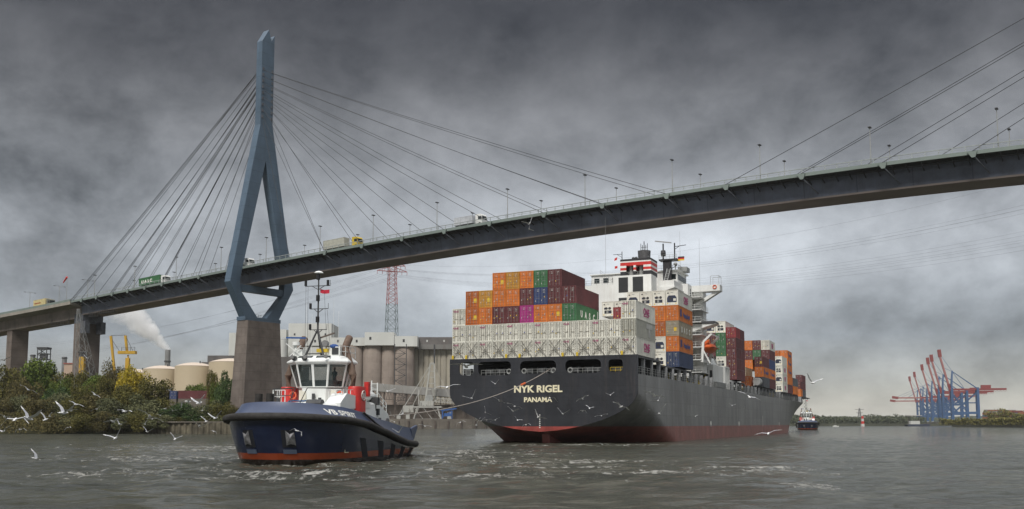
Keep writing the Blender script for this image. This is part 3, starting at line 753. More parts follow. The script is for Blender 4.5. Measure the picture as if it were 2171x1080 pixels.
# accommodation block and bridge
acc = MB().box(4.0, 28.3, 57, 66, 11, 33.2).build('accommodation_block', white, ship)
for z in (14.2, 16.9, 19.6, 22.3, 25.0, 27.7, 30.4):
    m = MB().box(28.3, 30.9, 57.5, 65.8, z-.15, z); m.build('side_deck', white, acc)
    rail_mb(MB(), [(28.4,57.6,z),(30.8,57.6,z),(30.8,65.7,z)], 1.05, .9).build('railing', white, acc)
    MB().box(28.3,28.33,59,59.8,z+.1,z+2.0).build('door', lou, acc)
    for y in (61.5, 63.4): MB().box(28.3,28.33,y,y+.6,z+1.1,z+1.7).build('window', glassm, acc)
    for x in (6,9,12): MB().box(x,x+.7,56.97,57,z+1.0,z+1.8).build('window', glassm, acc)
MB().box(28.3, 30.4, 62.5, 65.8, 14.2, 33.0).build('stair_tower', white, acc)
MB().box(28.3, 33.6, 58.5, 63.2, 24.6, 25.1).build('boat_deck_canopy', mat('canopy_dark', (.05,.05,.055), .6), acc)
MB().prism([(28.35,22.8),(30.5,23.6),(33.9,24.58),(28.35,24.58)], 'y', 58.7, 63.0).build('canopy_bracket', white, acc)
wh = MB().box(6.5, 26.0, 57.2, 66, 33.2, 36.2); wh = wh.build('wheelhouse', white, acc)
for x in (7.2,9.3,11.4,22.95,24.5): MB().box(x,x+1.2,57.14,57.2,34.4,35.5).build('window', glassm, wh)
for k in range(6): MB().box(26.0,26.05,57.9+1.32*k,58.95+1.32*k,34.35,35.5).build('window', glassm, wh)
MB().box(6.2, 26.5, 56.8, 66.3, 36.2, 36.4).build('wheelhouse_roof', white, wh)
m = rail_mb(MB(), [(20,57,36.4),(26.3,57,36.4),(26.3,66,36.4)], 1.05, 1.1); m.build('railing', galv, wh)
m = MB().cyl((25.2,59,36.4),(25.2,59,37.9),.12,8); m.ell((25.2,59,38.0),(.45,.45,.35)); m.build('satellite_dome', galv, wh)
MB().box(25.5,27.5,60,63,36.42,37.4).build('deck_locker', galv, wh)
for x, y, a, b in ((26.5,58,36.4,45),(30.3,60,33,43.5),(9,60,31,50)): MB().cyl((x,y,a),(x,y,b),.045,5,.02).build('whip_aerial', galv, acc)
# bridge wings
for sg in (-1, 1):
    def X(x): return x if sg > 0 else 32.5-x
    m = MB(); m.box(X(26.0), X(34.4), 61, 64, 31.9, 32.15)
    m.box(X(26.0), X(34.4), 61, 61.12, 32.15, 33.25); m.box(X(26.0), X(34.4), 63.88, 64, 32.15, 33.25); m.box(X(34.28), X(34.4), 61.12, 63.88, 32.15, 33.25)
    wg = m.build('bridge_wing', white, acc)
    q = [(X(34.4),31.88),(X(33.2),31.88),(X(28.4),29.1),(X(28.4),28.2),(X(29.4),28.9)]
    MB().prism(q, 'y', 61.6, 63.2).build('wing_brace', white, wg)
    m = MB()
    for x in (32.4, 34.2):
        for y in (61.1, 63.8): m.beam((X(x),y,33.2),(X(x),y,35.2),.07)
    m.beam((X(32.4),61.1,35.2),(X(34.2),61.1,35.2),.07); m.beam((X(32.4),63.8,35.2),(X(34.2),63.8,35.2),.07); m.beam((X(34.2),61.1,35.2),(X(34.2),63.8,35.2),.07)
    m.build('wing_frame', galv, wg)
    a = MB()
    for i in range(12):
        t0, t1 = 2*pi*i/12, 2*pi*(i+1)/12; a.cyl((X(33.3)+.38*cos(t0), 60.9, 32.75+.38*sin(t0)), (X(33.3)+.38*cos(t1), 60.9, 32.75+.38*sin(t1)), .1, 6, caps=False)
    a.build('lifebuoy', mat('lifebuoy_orange', (.7,.12,.05), .6), wg)
# external stairs
m = MB(); 
for x in (24.3, 25.0): m.beam((x, 50.5, 31.5),(x+.4, 53.5, 36.2), .1)
for i in range(12): t_ = i/12; m.beam((24.3+.4*t_, 50.5+3*t_, 31.5+4.7*t_),(25.0+.4*t_, 50.5+3*t_, 31.5+4.7*t_), .08)
m.build('stair', galv, ship)
MB().prism([(23.9,31.6),(27.4,31.6),(27.4,31.4),(24.6,30.6)], 'y', 48.5, 57.0).build('walkway_platform', white, ship)
MB().box(23.95, 27.2, 49, 57.0, 31.62, 33.0).build('bulwark', white, ship)
rail_mb(MB(), [(8.7,43.2,31.9),(15.7,43.2,31.9)], 1.0, 1.1).build('railing', galv, ship)
rail_mb(MB(), [(13.0,43.2,34.2),(15.7,43.2,31.95)], .8, 1.1).build('railing', galv, ship)
# deck house by the side and lifeboat
dh = MB().box(26.3, 31.4, 67, 84, 11.05, 16.3); dh = dh.build('deck_house', white, ship)
MB().box(28.6,30.3,66.94,67,12.6,15.6).build('doorway', lou, dh)
m = MB(); m.box(28.6,30.3,66.86,66.93,14.2,14.3); m.box(28.6,30.3,66.86,66.93,13.4,13.5); m.box(29.6,29.7,66.86,66.93,12.6,15.4); m.build('door_rail', yellow, dh)
MB().box(30.7,31.2,66.94,67,12.0,15.0).build('doorway', lou, dh)
for y in (79,81.5,84): MB().box(31.2,31.9,y,y+.5,11.05,16.2).build('frame_post', white, dh)
MB().box(30.2,31.9,79,84.5,16.2,16.5).build('frame_beam', white, dh)
rail_mb(MB(), [(26.4,67.1,16.3),(31.3,67.1,16.3),(31.3,78,16.3)], 1.05, .9).build('railing', white, dh)
gw = MB().box(31.5,32.1,67.5,78.5,11.3,12.5); gw = gw.build('stowed_gangway', galv, ship)
m = MB()
for y in (58.0, 66.3):
    m.beam((30.9,y,16.3),(31.2,y,20.6),.5,.5); m.beam((31.2,y,20.6),(32.9,y,22.2),.42,.42); m.beam((31.2,y,18.8),(32.6,y,16.0),.25,.25)
m.beam((32.9,58,22.2),(32.9,66.3,22.2),.3); m.beam((30.9,58,16.5),(30.9,66.3,16.5),.3)
m.build('davit', white, ship)
lb = MB(); rings = []
for i in range(13):
    t = -1+2*i/12; s_ = max(.02, (1-abs(t)**2.6))**.5; rings.append([(31.6+1.45*s_*cos(a), 62.2+3.9*t, 19.6+(.95 if sin(a) > 0 else 1.15)*s_*sin(a)) for a in [2*pi*j/14 for j in range(14)]])
lbo = empty('lifeboat', SRM @ Vector((31.6,62.2,18.4)), -SA, 'orange enclosed lifeboat hanging in white davits below the bridge wing', 'lifeboat')
inv = Matrix.Translation(-Vector((31.6,62.2,18.4)))
lb.v = [tuple(inv @ Vector(v)) for v in lb.v]
rings = [[tuple(inv @ Vector(p)) for p in r_] for r_ in rings]
lb.loft(rings, cap0=True, cap1=True); lb.build('hull', orangep, lbo, smooth=True)
MB().box(-.6,.6,-3.0,-1.6,1.9,2.7).build('cockpit', orangep, lbo)
MB().box(-1.5,1.5,-3.4,3.4,1.12,1.24).build('gunwale', mat('dark_orange', (.4,.07,.02), .6), lbo)
for y in (-2.4,2.4): MB().cyl((0,y,2.0),(0,y,3.6),.06,6).build('fall_wire', galv, lbo)

# ============================================================ CONTAINERS
RED = [.0]
CC = {
 'orange': ((.66,.185,.025), 'orange'), 'deep orange': ((.50,.13,.022), 'deep orange'), 'ochre': ((.55,.27,.035), 'ochre'),
 'maroon': ((.135,.035,.038), 'maroon'), 'red': ((.27,.035,.040), 'dark red'), 'blue': ((.035,.06,.17), 'dark blue'), 'green': ((.035,.135,.06), 'green'),
 'magenta': ((.42,.03,.22), 'magenta'), 'white': ((.80,.79,.70), 'white refrigerated'), 'grey': ((.42,.45,.47), 'pale grey'), 'beige': ((.36,.31,.22), 'beige'), 'navy': ((.035,.055,.12), 'navy'), 'slate': ((.10,.11,.125), 'slate grey'), 'cream': ((.66,.60,.42), 'cream')}
def cmat(c):
    v = CC[c][0]; wt = c in ('white', 'cream')
    return mat(c+'_container_paint', v, .5 if wt else .55, var=.10 if wt else .16, scale=.7, streak=.6 if wt else .5, dirt=(.33,.28,.20) if wt else tuple(x*.45+.02 for x in v), bump=.05, objvar=.16)
stick = mat('white_sticker', (.50,.50,.47), .6); styl = mat('yellow_sticker', (.75,.5,.03), .6); stbl = mat('blue_sticker', (.04,.07,.3), .6)
magl = mat('magenta_lettering', (.50,.06,.22), .6); bll = mat('blue_lettering', (.03,.06,.22), .6)
CW, GAP = 2.43, 2.5
_cm = {}
def body_mesh(c, ln, h):
    k = ('b', c, ln, h)
    if k in _cm: return _cm[k]
    m = MB(); w_ = CW; rf = c in ('white','grey','cream'); d = .03 if rf else .045
    m.box(.04, w_-.04, .12, ln-.04, .12, h-.04)
    # corner posts and rails
    for x in (0, w_-.14):
        for y in (0, ln-.14): m.box(x, x+.14, y, y+.14, 0, h)
        m.box(x, x+.14 if x == 0 else w_, .14, ln-.14, h-.1, h-.005); m.box(x, x+.14, .14, ln-.14, .01, .16)
    m.box(.14, w_-.14, .005, .13, h-.11, h-.003); m.box(.14, w_-.14, .005, .13, .003, .15)
    m.box(.14, w_-.14, ln-.13, ln-.005, h-.11, h-.003); m.box(.14, w_-.14, ln-.13, ln-.005, .003, .15)
    # corrugated sides
    n = int((ln-.3)/(.42 if not rf else .8)); st = (ln-.3)/n
    for sx in (0, 1):
        xa, xb = ((.0+.035, .04) if sx == 0 else (w_-.04, w_-.035))
        for i in range(n):
            y = .15+i*st
            if rf: m.box(w_-.04 if sx else .03, w_-.03 if sx else .04, y+.02, y+st-.02, .17, h-.11)
            else:
                x0 = w_-.04 if sx else .04; x1 = w_-.005 if sx else .005
                m.add([(x0,y,.16),(x1,y+st*.2,.16),(x1,y+st*.5,.16),(x0,y+st*.7,.16),(x0,y,h-.1),(x1,y+st*.2,h-.1),(x1,y+st*.5,h-.1),(x0,y+st*.7,h-.1)],
                      [(0,1,5,4),(1,2,6,5),(2,3,7,6)])
    me = m.mesh('container_body', cmat(c)); _cm[k] = me; return me
def door_mesh(c, h, side, var):
    k = ('d', c, h, side, var)
    if k in _cm: return _cm[k]
    m = MB(); rf = c in ('white','grey','cream'); rn = random.Random(hash((c, side, var)) % 9973 if False else (len(c)*31+side*7+var*13))
    hw = (CW-.3)/2; x0 = .15 + side*(hw+.01); x1 = x0+hw-.01
    m.box(x0, x1, .05, .12, .16, h-.12, 0)
    if not rf:
        for i in range(5): z = .3+i*(h-.6)/5; m.box(x0+.04, x1-.04, -.01, .05, z, z+(h-.6)/5*.55, 0)
    bars = 2; 
    for i in range(bars):
        x = x0+hw*(.24+.5*i); m.box(x-.026, x+.026, -.06, -.02, .16, h-.12, 1)
        for z in (.35, h*.5, h-.4): m.box(x-.05, x+.05, -.03, .05, z, z+.07, 1)
    m.box(x0+hw*.2, x0+hw*.85, -.045, -.02, 1.05, 1.11, 1)
    if rf:  # dark door seals
        m.box(x0-.05, x0+.015, .0, .05, .16, h-.12, 4); m.box(x1-.02, x1+.05, .0, .05, .16, h-.12, 4)
        for q_ in (.36,.70): m.box(x0+hw*q_-.02, x0+hw*q_+.03, .035, .05, .16, h-.12, 4)
        for i in range(6): m.box((x0-.06) if side == 0 else x1-.04, (x0+.06) if side == 0 else x1+.08, .0, .03, .35+i*.4, .47+i*.4, 4)
    # markings
    for i in range(3 if side else 2):
        z = h-.45-.22*i; m.box(x0+.42, x0+.42+rn.choice([.2,.3,.4]), -.022, -.012, z, z+.06, 2)
    z = rn.uniform(.5,.9)
    m.box(x0+.12, x0+.26, -.022, -.012, z, z+.2, rn.choice([3,2,2])); 
    if rn.random() < .6: m.box(x0+.6, x0+.76, -.022, -.012, 1.2, 1.38, rn.choice([3,3,2,5]))
    if var % 8 == 3 and side and not rf: m.box(x0+.3, x0+.9, -.03, -.012, .9, 1.6, 3)
    bar = mat('door_bar_'+c, tuple(x*.42+.16 for x in CC[c][0]) if not rf else (.22,.20,.16), .6)
    me = m.mesh('door', [cmat(c), bar, stick, styl, mat('door_seal', (.06,.052,.04), .7), stbl]); _cm[k] = me; return me
def reefer_mesh(c, h, var):
    k = ('r', c, h, var)
    if k in _cm: return _cm[k]
    m = MB(); m.box(.15, CW-.15, .06, .12, .16, h-.12, 0)
    if var == 0:
        for sx in (-1, 1):
            cxx = CW/2 + sx*.36; m.cyl((cxx, .055, 1.55), (cxx, .04, 1.55), .26, 14, mi=1)
        m.box(.5, CW-.5, .045, .058, .55, 1.15, 1); m.box(.9,1.3,.02,.044,.6,1.05,2); m.box(1.5,1.75,.02,.044,.7,1.1,3); m.box(.45,.7,.03,.058,1.35,1.7,3)
        m.cyl((CW/2,.04,1.55),(CW/2,.02,1.55),.17,12,mi=2)
    else:
        m.prism([(.3,.55),(CW-.3,.55),(CW-.3,1.4),(CW-.6,1.85),(.6,1.85),(.3,1.4)], 'y', .045, .058, 3)
        m.cyl((CW/2-.2,.045,1.3),(CW/2-.2,.03,1.3),.3,14,mi=1); m.box(1.5,2.0,.03,.044,.8,1.25,0)
    m.box(.35,.65,.04,.058,2.2,2.4,1); m.box(1.0,1.5,.04,.058,2.35,2.45,2); m.box(.3,.5,.04,.058,.25,.42,5); m.box(1.9,2.1,.04,.058,.25,.42,5)
    me = m.mesh('cooling_unit', [cmat(c), mat('unit_dark', (.03,.03,.033), .6), galv, mat('unit_blue_black', (.025,.035,.07), .5), stick, styl]); _cm[k] = me; return me
def place_text(o, s, size, m, y, z, ln, sx=1.0, name='side_lettering', bold=.04):
    return text(s, size, m, (CW+.012, y, z), (pi/2,0,pi/2), o, name, bold=bold, sx=sx, extrude=.006)
CNT = []
def container(W, L, H, c, label, ln=12.19, h=2.88, end='door', var=0, side=None, grp='containers stacked on the ship'):
    o = empty('shipping_container', SRM @ Vector((W, L, H)), -SA, label, 'container', grp)
    b = bpy.data.objects.new('container_body', body_mesh(c, ln, h)); col.objects.link(b); b.parent = o
    if end == 'door':
        for s_ in (0,1):
            d = bpy.data.objects.new('door', door_mesh(c, h, s_, var)); col.objects.link(d); d.parent = o
    elif end == 'unit':
        d = bpy.data.objects.new('cooling_unit', reefer_mesh(c, h, var % 2)); col.objects.link(d); d.parent = o
    elif end == 'wall':
        m = MB(); k = ('w', c, h)
        if k not in _cm:
            n = 6
            for i in range(n): x = .16+i*(CW-.32)/n; m.box(x, x+(CW-.32)/n*.55, .06, .12, .16, h-.12)
            _cm[k] = m.mesh('end_wall', cmat(c))
        d = bpy.data.objects.new('end_wall', _cm[k]); col.objects.link(d); d.parent = o
    if side == 'ONE':
        place_text(o, 'ONE', 1.55, magl, 4.6, h*.36, ln, 1.15, bold=.035); place_text(o, 'OCEAN NETWORK EXPRESS', .26, magl, 4.6, h*.25, ln, .95)
    elif side == 'HL':
        MB().box(CW+.006, CW+.02, 1.4, 2.0, h*.30, h*.78).build('side_emblem', bll, o)
        MB().box(CW+.006, CW+.02, 2.2, 2.8, h*.34, h*.82).build('side_emblem', bll, o)
        place_text(o, 'Hapag-Lloyd', 1.15, bll, 4.0, h*.36, ln, 1.0, bold=.05)
    elif side == 'UASC':
        x = 2.2
        for ch in 'UASC': place_text(o, ch, 1.45, letw, x, h*.3, ln, 1.0, bold=.05); x += 2.2
        MB().box(CW+.006, CW+.02, 11.2, 11.5, h*.15, h*.9).build('side_stripe', letw, o)
    elif side == 'T':
        MB().box(CW+.006, CW+.02, 6.3, 10.0, h*.62, h*.9).build('side_emblem', stick, o); MB().box(CW+.006, CW+.02, 7.6, 8.8, h*.15, h*.615).build('side_emblem', stick, o)
    if end == 'door' and c in ('white', 'magenta') and var % 2 == 0:
        text('ONE', .42, magl if c == 'white' else letw, (.22, .02, h-.62), (pi/2,0,0), o, 'door_lettering', bold=.04, extrude=.004)
    return o
H0 = 14.12; TH = 2.9
rows = {1: [(k,'white') for k in range(13)],
        2: [(k,'white') for k in range(12)] + [(12,'grey')],
        3: [(0,'white'),(1,'deep orange'),(2,'orange'),(3,'maroon'),(4,'maroon'),(5,'magenta'),(6,'orange'),(7,'orange'),(8,'green'),(12,'white')],
        4: [(1,'deep orange'),(2,'ochre'),(3,'orange'),(4,'orange'),(5,'maroon'),(6,'blue'),(7,'maroon'),(8,'maroon')],
        5: [(3,'orange'),(4,'ochre'),(5,'orange'),(6,'green'),(7,'maroon')]}
tn = {1:'bottom',2:'second',3:'third',4:'fourth',5:'top'}
for t, r in rows.items():
    for k, c in r:
        sd_ = {(3,8):'UASC',(1,12):'ONE',(3,12):'ONE',(2,12):'T'}.get((t,k))
        a = f'{CC[c][1]} container in the {tn[t]} tier at the stern, {ORD[k+1]} column from the left'
        container(2.5*k+.03, 0, H0+TH*(t-1), c, a, var=(k*3+t*2) if not (t == 3 and k == 1 or t == 4 and k == 2) else 3, side=sd_, grp='containers stacked at the stern')
# crossed lashing rods, twistlock posts
lsh = mat('lashing_rod_grey', (.16,.15,.13), .6)
for k in range(13):
    x = 2.5*k; m = MB()
    m.cyl((x+.15,-.12,H0+.05),(x+2.2,-.12,H0+2.85),.035,5); m.cyl((x+2.3,-.16,H0+.05),(x+.25,-.16,H0+2.85),.035,5)
    m.cyl((x+.3,-.12,H0+.05),(x+2.3,-.12,H0+2.2),.03,5); m.cyl((x+2.2,-.14,H0+.05),(x+.2,-.14,H0+2.2),.03,5)
    m.build('lashing_rods', lsh, ship)
for x in (.2, 2.7, 10.1, 12.5, 20.1, 22.6, 30.1): MB().box(x-.18,x+.18,-.15,.0,14.12,14.75).build('twistlock_post', yellow, ship)
# bay 2 (behind the stern stack)
B2 = 29.6; h0 = 13.75
W = lambda k: 2.5*k+.03
def stack(bay, k, L, base, cols, where, ln=12.19, h=2.88, sides=None, var=0, W_=None, tiers=None):
    n = len(cols)
    names = ['bottom','second','third','fourth','fifth','sixth']
    for i, c in enumerate(cols):
        if c is None: continue
        e_ = 'unit' if c.endswith('*') else 'door'; cc = c.rstrip('*')
        lab = f'{CC[cc][1]} container, {names[i] if i < n-1 or n == 1 else "top"} one, {where}'
        container(W(k) if W_ is None else W_, L, base+TH/2.88*h*i, cc, lab, ln=ln, h=h, end=e_, var=var+i*5, side=(sides or {}).get(i), grp=bay)
G2 = 'containers stacked in front of the funnel'
stack(G2, 12, B2, h0, ['navy','orange','beige','orange','white*'], 'outermost stack in front of the bridge wing', sides={1:'HL',2:'UASC',3:'HL',4:'ONE'}, var=1)
stack(G2, 11, B2, h0, ['white*','white*','deep orange','orange','white*'], 'stack left of the outermost one', var=0)
stack(G2, 10, B2, h0+TH*4, ['white*'], 'third from the right below the funnel', var=2)
stack(G2, 9, B2, h0+TH*4, ['white*'], 'fourth from the right below the funnel', var=3)
for k, w_ in ((8,'right one above the green stern container'),(7,'left one beside the green stern container')):
    container(W(k), B2, 23.75, 'white', f'white refrigerated container, {w_}', end='unit', var=0, grp=G2)
container(W(9)+1.2, 16.5, 20.95, 'red', 'dark red container peeking out beside the white one at the stern', grp=G2, ln=12.19)
for k in (10,): stack(G2, k, B2, h0+TH*3, ['orange'], 'hidden row behind the white stern boxes')
# bay 3
G3 = 'containers stacked forward of the bridge'
stack(G3, 12, 91.0, 13.9, ['maroon','maroon','maroon','maroon','red'], 'nearer half of the tall maroon stack', ln=6.06, h=2.56)
stack(G3, 12, 97.5, 13.9, ['maroon','maroon','maroon','maroon','maroon'], 'farther half of the tall maroon stack', ln=6.06, h=2.56)
stack(G3, 11, 91.0, 13.9+2.9, ['white*','green','green',None,], 'left of the maroon stack', h=2.88)
container(W(11), 91.0, 13.9+2.9*4, 'white', 'white refrigerated container topping the green boxes beside the maroon stack', end='unit', var=0, grp=G3)
container(W(10), 91.0, 13.9+2.9*4, 'white', 'white refrigerated container just right of the dark boat deck canopy', end='unit', var=1, grp=G3)
stack(G3, 10, 91.0, 13.9+2.9*2, ['maroon','maroon'], 'behind the lifeboat')
# bay 4
G4 = 'containers stacked forward of the maroon stack'
stack(G4, 12, 148.0, 13.6, ['maroon','orange','blue','maroon','white'], 'in the stack with the white top box amidships', sides={1:'HL',4:'ONE'}, var=1)
stack(G4, 12, 134.8, 13.6, ['slate','orange','maroon'], 'in the shorter stack amidships', sides={1:'HL'}, var=1)
stack(G4, 11, 148.0, 13.6+2.9*3, ['green','maroon'], 'just left of the white top box amidships')
stack(G4, 10, 148.0, 13.6+2.9*2, ['orange','maroon','orange'], 'right behind the tall maroon stack')
stack(G4, 10, 134.8, 13.6+2.9, ['cream'], 'beside the tall maroon stack', var=1)
stack(G4, 10, 128.0, 13.6, ['deep orange'], 'low beside the tall maroon stack', ln=6.06, W_=27.3, sides=None)
# tank container
tk = empty('tank_container', SRM @ Vector((28.6, 134.8, 13.6)), -SA, 'white cylindrical tank container low between orange and grey boxes', 'tank container')
MB().cyl((2.6,-4.2,1.45),(2.6,-1.2,1.45),1.1,16).build('tank', white, tk, smooth=True)
m = MB()
for y in (-4.6,-.8):
    m.box(1.4,1.5,y,y+.1,0,2.5); m.box(3.75,3.85,y,y+.1,0,2.5); m.box(1.4,3.85,y,y+.1,0,.1); m.box(1.4,3.85,y,y+.1,2.4,2.5)
for x in (1.4,3.75): m.box(x,x+.1,-4.5,-.8,0,.1); m.box(x,x+.1,-4.5,-.8,2.4,2.5)
m.build('frame', darksteel, tk)
# bay 5
G5 = 'containers stacked well forward'
stack(G5, 12, 176.5, 13.5, ['white*','white*','white*','white*'], 'in the white stack well forward', sides={0:'ONE',1:'ONE',2:'ONE'})
stack(G5, 12, 190.8, 13.5, ['maroon','orange','orange','orange','orange'], 'beside the white stack well forward', sides={2:'HL',3:'HL',4:'HL'})
for k, nm in ((11,'just behind the white stack'),(10,'left above the white stack')): stack(G5, k, 190.8, 13.5+2.9*4, ['deep orange' if k == 11 else 'orange'], nm)
G6 = 'containers stacked near the bow'
stack(G6, 12, 206.5, 13.5, ['orange','slate'], 'near the bow')
stack(G6, 11, 206.5, 13.5+2.9, [None,'grey'][1:], 'behind the slate one near the bow')
stack(G6, 11, 236.0, 13.5, ['red','maroon'], 'left one of the bow group', ln=6.06)
stack(G6, 12, 236.5, 13.5, ['orange','maroon'], 'middle of the bow group', ln=6.06, W_=29.0)
stack(G6, 12, 246.0, 13.5, ['slate','maroon','maroon'], 'last stack before the bow', ln=12.19, W_=28.6)

# ============================================================ TUG  (local x = to port, y = aft, z = up)
G = R(12.5); TO = Vector((-17.85, 80.86, 0))
tug = empty('tugboat', TO, -G, 'dark blue harbour tug with white wheelhouse and red funnels, bow towards the viewer', 'tugboat')
def interp(T, t):
    if t <= T[0][0]: return T[0][1]
    for (a, x), (b, y) in zip(T, T[1:]):
        if t <= b:
            k = (t-a)/(b-a); return x+(y-x)*(k*k*(3-2*k)*.35+k*.65)
    return T[-1][1]
ZF = [(-6,3.78),(-2,3.50),(2,3.15),(6.4,2.5),(11,1.78),(14,1.38),(18.5,1.15)]
ZB = [(-6,5.02),(-1.5,4.62),(2,4.28),(8.5,3.50),(15,2.88),(18.5,2.72)]
def plan(tb, lb, wm, ts, ws, rc, p=.86, nb=18, nside=14, nc=5):
    P = []
    for i in range(nb+1):
        a = (pi/2)*i/nb; P.append((tb+lb*(1-cos(a)), wm*sin(a)**p))
    t0 = tb+lb; t1 = ts-rc
    for i in range(1, nside+1): k = i/nside; P.append((t0+(t1-t0)*k, wm+(ws-wm)*k**1.8))
    for i in range(1, nc+1): a = (pi/2)*i/nc; P.append((t1+rc*sin(a), ws-rc*(1-cos(a))))
    P.append((ts, (ws-rc)*.5)); P.append((ts, 0))
    return P
NP_ = 18+1+14+5+2
def lvl(kind):
    if kind == 'keel': return [(t, w_, -1.4) for t, w_ in plan(-1.8, 6, 3.6, 16.0, 3.2, 1.2)]
    if kind == 'wl': return [(t, w_, 0.0) for t, w_ in plan(-3.9, 6.2, 4.85, 17.2, 4.4, 1.2)]
    if kind == 'f': return [(t, w_, interp(ZF, t)-.12) for t, w_ in plan(-5.5, 6.6, 5.35, 18.3, 4.75, 1.4)]
    if kind == 'b0': return [(t, w_, interp(ZF, t)+.12) for t, w_ in plan(-5.45, 6.6, 5.28, 18.25, 4.7, 1.4)]
    if kind == 'b1': return [(t, w_, interp(ZB, t)) for t, w_ in plan(-4.55, 6.3, 4.62, 17.9, 4.45, 1.3)]
def both(P): return [(w_, t, z) for t, w_, z in P] + [(-w_, t, z) for t, w_, z in reversed(P[1:-1])]
def mixl(a, b, k, bulge=0.):
    out = []
    for (t0, w0, z0), (t1, w1, z1) in zip(a, b):
        kk = k; q = k + bulge*k*(1-k); out.append((t0+(t1-t0)*q, w0+(w1-w0)*q, z0+(z1-z0)*kk))
    return out
Lk, Lw, Lf, Lb0, Lb1 = [lvl(k) for k in ('keel','wl','f','b0','b1')]
navy = bpy.data.materials.new('tug_hull_paint')
def tugmat(m):
    m.use_nodes = True; t = m.node_tree; b = t.nodes['Principled BSDF']; L = t.links.new
    co = t.nodes.new('ShaderNodeTexCoord'); sp = t.nodes.new('ShaderNodeSeparateXYZ'); L(co.outputs['Object'], sp.inputs[0])
    n = t.nodes.new('ShaderNodeTexNoise'); n.inputs['Scale'].default_value = .8; n.inputs['Detail'].default_value = 8; n.inputs['Roughness'].default_value = .7; L(co.outputs['Object'], n.inputs['Vector'])
    ns = t.nodes.new('ShaderNodeMath'); ns.operation = 'MULTIPLY_ADD'; L(n.outputs[0], ns.inputs[0]); ns.inputs[1].default_value = .12; L(sp.outputs[2], ns.inputs[2])
    r = t.nodes.new('ShaderNodeValToRGB'); mpr = t.nodes.new('ShaderNodeMapRange'); L(ns.outputs[0], mpr.inputs[0]); mpr.inputs[1].default_value = -1; mpr.inputs[2].default_value = 3; L(mpr.outputs[0], r.inputs[0])
    r.color_ramp.interpolation = 'CONSTANT'; E_ = r.color_ramp.elements
    E_[0].position = 0; E_[0].color = (.030,.018,.014,1); E_[1].position = .365; E_[1].color = (.34,.060,.018,1)
    q = E_.new(.49); q.color = (.014,.022,.058,1)
    v = t.nodes.new('ShaderNodeMix'); v.data_type = 'RGBA'; v.blend_type = 'MULTIPLY'; v.inputs[0].default_value = .55
    r2 = t.nodes.new('ShaderNodeValToRGB'); L(n.outputs[0], r2.inputs[0]); r2.color_ramp.elements[0].position = .3; r2.color_ramp.elements[1].position = .65; r2.color_ramp.elements[0].color = (.45,.45,.45,1)
    L(r.outputs[0], v.inputs[6]); L(r2.outputs[0], v.inputs[7]); L(v.outputs[2], b.inputs['Base Color'])
    b.inputs['Roughness'].default_value = .22; b.inputs['Coat Weight'].default_value = .3; b.inputs['Coat Roughness'].default_value = .1
    bp = t.nodes.new('ShaderNodeBump'); bp.inputs['Strength'].default_value = .25; bp.inputs['Distance'].default_value = .12
    n3 = t.nodes.new('ShaderNodeTexNoise'); n3.inputs['Scale'].default_value = .7; n3.inputs['Detail'].default_value = 2; L(co.outputs['Object'], n3.inputs['Vector']); L(n3.outputs[0], bp.inputs['Height']); L(bp.outputs[0], b.inputs['Normal'])
tugmat(navy)
bulw = mat('bulwark_blue_paint', (.055,.075,.135), .35, var=.10, scale=.6, streak=.15, dirt=(.10,.10,.11))
MB().loft([both(Lk)] + [both(mixl(Lw, Lf, k/8, .35)) for k in range(9)], cap0=True).build('hull', navy, tug, smooth=True)
bwk = MB().loft([both(mixl(Lb0, Lb1, k/4, .45)) for k in range(5)]).build('bulwark', bulw, tug, smooth=True)
MB().loft([both(Lf), both(Lb0)]).build('sheer_strake', navy, tug, smooth=True)
# bulwark cap and the inside face
Lin = [(t+ (0.12 if t < 0 else -.02 if t > 16 else 0), max(0, w_-.16), z-.05) for t, w_, z in Lb1]
MB().loft([both(Lb1), both(Lin), both([(t, w_, z-1.0) for t, w_, z in Lin])]).build('bulwark_inside', bulw, tug, smooth=True)
MB().add(both([(t, w_, interp(ZF, t)+.15) for t, w_, z in Lin]), [tuple(range(2*len(Lin)-2))]).build('deck', mat('tug_deck_green', (.05,.08,.06), .7), tug)
# tubular fender round the sheer
def tube(pts, r, m, name, parent, n=12, rad=None):
    rings = []
    N_ = len(pts)
    for i, p in enumerate(pts):
        a = Vector(pts[max(0, i-1)]); b = Vector(pts[min(N_-1, i+1)]); d = (b-a).normalized()
        u = Vector((0,0,1)); x = d.cross(u).normalized(); y = x.cross(d).normalized(); rr = rad(i/(N_-1)) if rad else r
        rings.append([Vector(p)+x*cos(2*pi*j/n)*rr+y*sin(2*pi*j/n)*rr for j in range(n)])
    return MB().loft(rings, cap0=True, cap1=True).build(name, m, parent, smooth=True)
cl = both([(t-(0.15 if t < 1 else 0), w_+.16*(1 if t < 17 else .4), interp(ZF, t)) for t, w_, z in Lf])
tube(cl + cl[:2], .30, rubber, 'tube_fender', tug)
# stern roller fenders
for z, y in ((1.75,18.65),(2.25,18.5)): MB().cyl((-3.9,y,z),(3.9,y,z),.33,14).build('stern_fender', rubber, tug, smooth=True)
